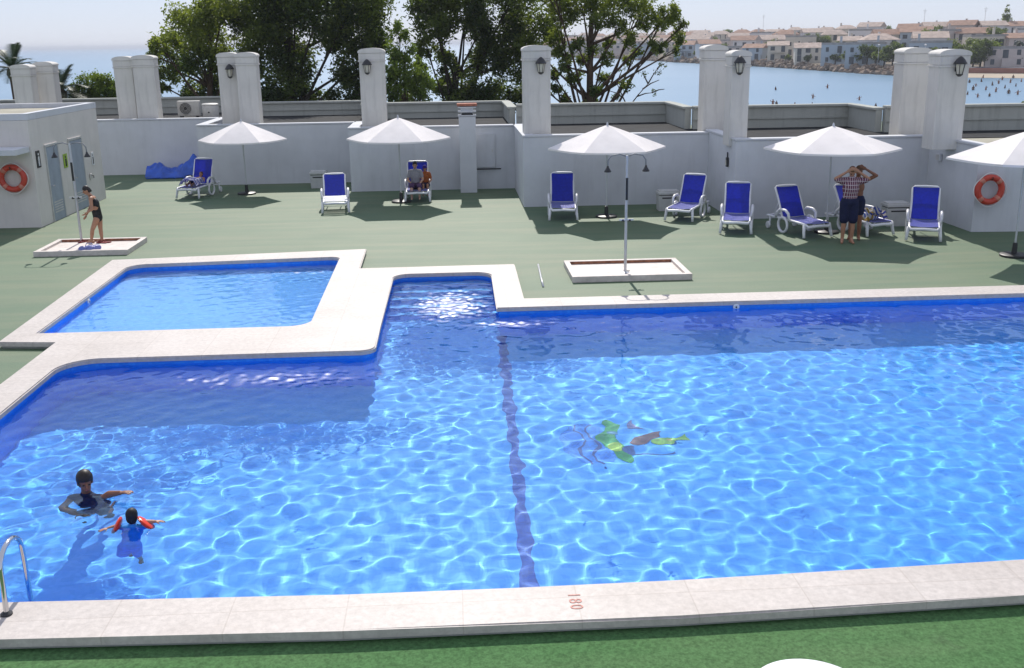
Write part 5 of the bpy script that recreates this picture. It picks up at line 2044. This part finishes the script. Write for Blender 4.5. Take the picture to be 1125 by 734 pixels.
J = seated(f3, a3, -.06, .62, .92, .38, .13, -.42)
f = Fig('adult in light grey shirt and mauve shorts seated under the second parasol', J, .92, 'skin_pale', None, on_lounger(f3, a3, -.06, .62, 0))
f.body(); f.hair(M['hair_dark']); f.shirt(M['grey_shirt'], .6, .02); f.shorts(M['mauve'], .95, .025)
J = seated(f3, a3, .24, .86, .74, .38, .09, -.4)
f = Fig('child in orange top and purple cap seated beside the adult in grey', J, .74, 'skin', None, on_lounger(f3, a3, .24, .86, 0))
f.body(); f.hair(M['purple'], 0, 'cap', .02); f.shirt(M['orange'], .6, .02); f.shorts(M['navy'], .8, .02)
# child lying on the leftmost lounger
W = lambda a, b_, c: on_lounger(f1, a1, a, b_, c)
J = dict(pelvis=W(0, .78, .46), chest=W(0, .98, .50), neck=W(0, 1.10, .57), head=W(0, 1.15, .66), shL=W(.13, 1.07, .53), shR=W(-.13, 1.07, .53), elL=W(.2, .9, .46), elR=W(-.2, .9, .46), wrL=W(.17, .72, .47), wrR=W(-.17, .72, .47),
         hipL=W(.06, .76, .45), hipR=W(-.06, .76, .45), knL=W(.09, .48, .47), knR=W(-.09, .48, .47), anL=W(.08, .20, .43), anR=W(-.08, .20, .43), toeL=W(.08, .14, .50), toeR=W(-.08, .14, .50), face=Matrix.Rotation(a1, 3, 'Z') @ Vector((0, -.8, .3)))
f = Fig('brown-haired child reclining on the leftmost lounger', J, .72, 'skin', None, W(0, .78, 0))
f.body(); f.hair(M['hair_brown']); f.shorts(M['navy'], .8, .02)


def drape(name, label, cat, f0, ang, x0, x1, y0, y1, z, mat, seed, lump=.05, group=None):
    t = empty(name, label, cat, on_lounger(f0, ang, 0, 0, 0), ang, group)
    mb = MB()
    rg = random.Random(seed)
    ph = [rg.uniform(0, 6.28) for _ in range(6)]
    nx, ny = 26, 30
    V = []
    for j in range(ny + 1):
        row = []
        for i in range(nx + 1):
            u, v = i / nx, j / ny
            x, y = x0 + (x1 - x0) * u, y0 + (y1 - y0) * v
            h = z + lump * (math.sin(6 * u + ph[0]) * math.cos(5 * v + ph[1]) + .5 * math.sin(13 * u + 7 * v + ph[2]) + .4 * math.sin(17 * v - 6 * u + ph[3]))
            ed = min(u, 1 - u)
            if ed < .14: h -= (.14 - ed) * 1.1
            row.append(mb.bm.verts.new((x, y, h)))
        V.append(row)
    for A, B in zip(V, V[1:]):
        for i in range(nx):
            mb.bm.faces.new((A[i], A[i + 1], B[i + 1], B[i]))
    bmesh.ops.solidify(mb.bm, geom=list(mb.bm.faces), thickness=.015)
    mb.build('cloth', mat, t, True)
    return t


drape('beach_towel', 'blue and white towel over the legs of the reclining child', 'towel', f1, a1, -.30, .30, .08, .74, .60, M['towel_blue'], 3, .03)
tw = drape('beach_towel', 'striped white, blue and yellow towel heaped on the lounger behind the man', 'towel', f8, a8, -.30, .28, .12, .80, .56, M['towel'], 5, .09)
mb = MB()
rgb = random.Random(6)
for k in range(6):
    mb.ellipsoid((rgb.uniform(-.15, .15), rgb.uniform(.3, .6), .45), (.14, .13, .10), None, 10, 8)
remeshed(mb, 'folded_core', M['towel'], tw, .014, 1)

# swimmers in the main pool
Ys = 10.78
P = lambda x, y, dy=0: at(x, y, Ys + dy)
hd = P(93.5, 530)
Zh = hd.z
V3 = Vector
J = dict(head=hd, neck=hd + V3((-.01, .02, -.155)), shL=hd + V3((.17, -.05, -.20)), shR=hd + V3((-.17, .02, -.23)), chest=hd + V3((-.01, .06, -.38)), pelvis=hd + V3((-.03, .22, -.68)),
         elL=P(120, 543, -.10), wrL=P(132, 541.5, -.16), elR=hd + V3((-.22, -.14, -.36)), wrR=hd + V3((.0, -.30, -.36)),
         hipL=hd + V3((.06, .24, -.72)), hipR=hd + V3((-.12, .23, -.72)), knL=hd + V3((.08, .30, -1.08)), knR=hd + V3((-.16, .34, -1.06)), anL=hd + V3((.06, .68, -1.22)), anR=hd + V3((-.16, .72, -1.18)),
         toeL=hd + V3((.06, .80, -1.34)), toeR=hd + V3((-.16, .84, -1.28)), palmL=V3((0, 0, -1)), palmR=V3((0, 0, -1)), face=(.45, -.85, -.18))
f = Fig('dark-haired woman in navy swimsuit standing shoulder-deep in the main pool', J, .98, 'skin_dark', None, (hd.x, hd.y + .15, DEPTH))
f.body(.008); f.hair(M['hair_dark'], .05, 'hair', .010); f.shirt(M['navy'], .04, .009, 'swimsuit')
Yc = 9.96
P = lambda x, y, dy=0: at(x, y, Yc + dy)
hd = P(145, 567)
k = .66
J = dict(head=hd, neck=hd + V3((0, -.01, -.105)), shL=hd + V3((-.11, -.02, -.14)), shR=hd + V3((.11, -.02, -.14)), chest=hd + V3((0, -.05, -.24)), pelvis=hd + V3((.01, -.18, -.40)),
         elL=P(129, 578), wrL=P(119, 580.5, -.05), elR=P(160, 573.5), wrR=P(170, 573, .03),
         hipL=hd + V3((-.05, -.18, -.42)), hipR=hd + V3((.06, -.18, -.42)), knL=hd + V3((-.07, -.20, -.64)), knR=hd + V3((.08, -.22, -.62)), anL=hd + V3((-.06, -.02, -.80)), anR=hd + V3((.07, -.10, -.86)),
         toeL=hd + V3((-.06, .04, -.90)), toeR=hd + V3((.07, -.06, -.96)), palmL=V3((0, 0, -1)), palmR=V3((0, 0, -1)), face=(-.15, .98, .1))
f = Fig('small child in dark cap with orange red armbands swimming in the main pool', J, k, 'skin', None, (hd.x, hd.y, WATER))
f.body(.007); f.hair(M['swim_black'], 0, 'swim_cap', .012); f.shirt(M['swim_blue'], .3, .012, 'swim_top'); f.shorts(M['swim_blue'], .9, .012, 'trunks')
for q in 'LR':
    a, e = f.J['sh' + q].lerp(f.J['el' + q], .45), f.J['el' + q].lerp(f.J['wr' + q], .28)
    d = e - a
    mb = MB()
    n = 10
    pts = [a + d * (i / n) for i in range(n + 1)]
    rs = [.058 + .06 * math.sin(PI * (i + .4) / (n + .8)) ** .6 + (-.007 if i == n // 2 else 0) for i in range(n + 1)]
    mb.tube(pts, rs, 16).build('armband', M['armband'], f.t, True, autosmooth=60)

# everything that can stand under water takes the light focused by the ripples
bpy.context.view_layer.update()
for o in sc.objects:
    if o.type != 'MESH':
        continue
    zs = [(o.matrix_world @ Vector(c)).z for c in o.bound_box]
    c0 = o.matrix_world @ Vector(o.bound_box[0])
    if o in receivers or (min(zs) < WATER - .02 and c0.y < 24 and o.parent is not None):
        if not o.name.startswith(('pool_water', 'paddling_pool_water')):
            o.cycles.is_caustics_receiver = True

# summer air: one closed box of thin even haze round the camera and everything below the sky
hz_ = MB().box((0, 6900, 3.2), (18400, 14600, 19.6)).build('haze', None)
hm = bpy.data.materials.new('air')
hm.use_nodes = True
hn = hm.node_tree
hn.nodes.remove(hn.nodes['Principled BSDF'])
pv = hn.nodes.new('ShaderNodeVolumePrincipled')
pv.inputs['Color'].default_value = (.86, .90, .97, 1)
pv.inputs['Density'].default_value = .00026
hn.links.new(pv.outputs[0], hn.nodes['Material Output'].inputs['Volume'])
hz_.data.materials.append(hm)
tag(hz_, kind='stuff')
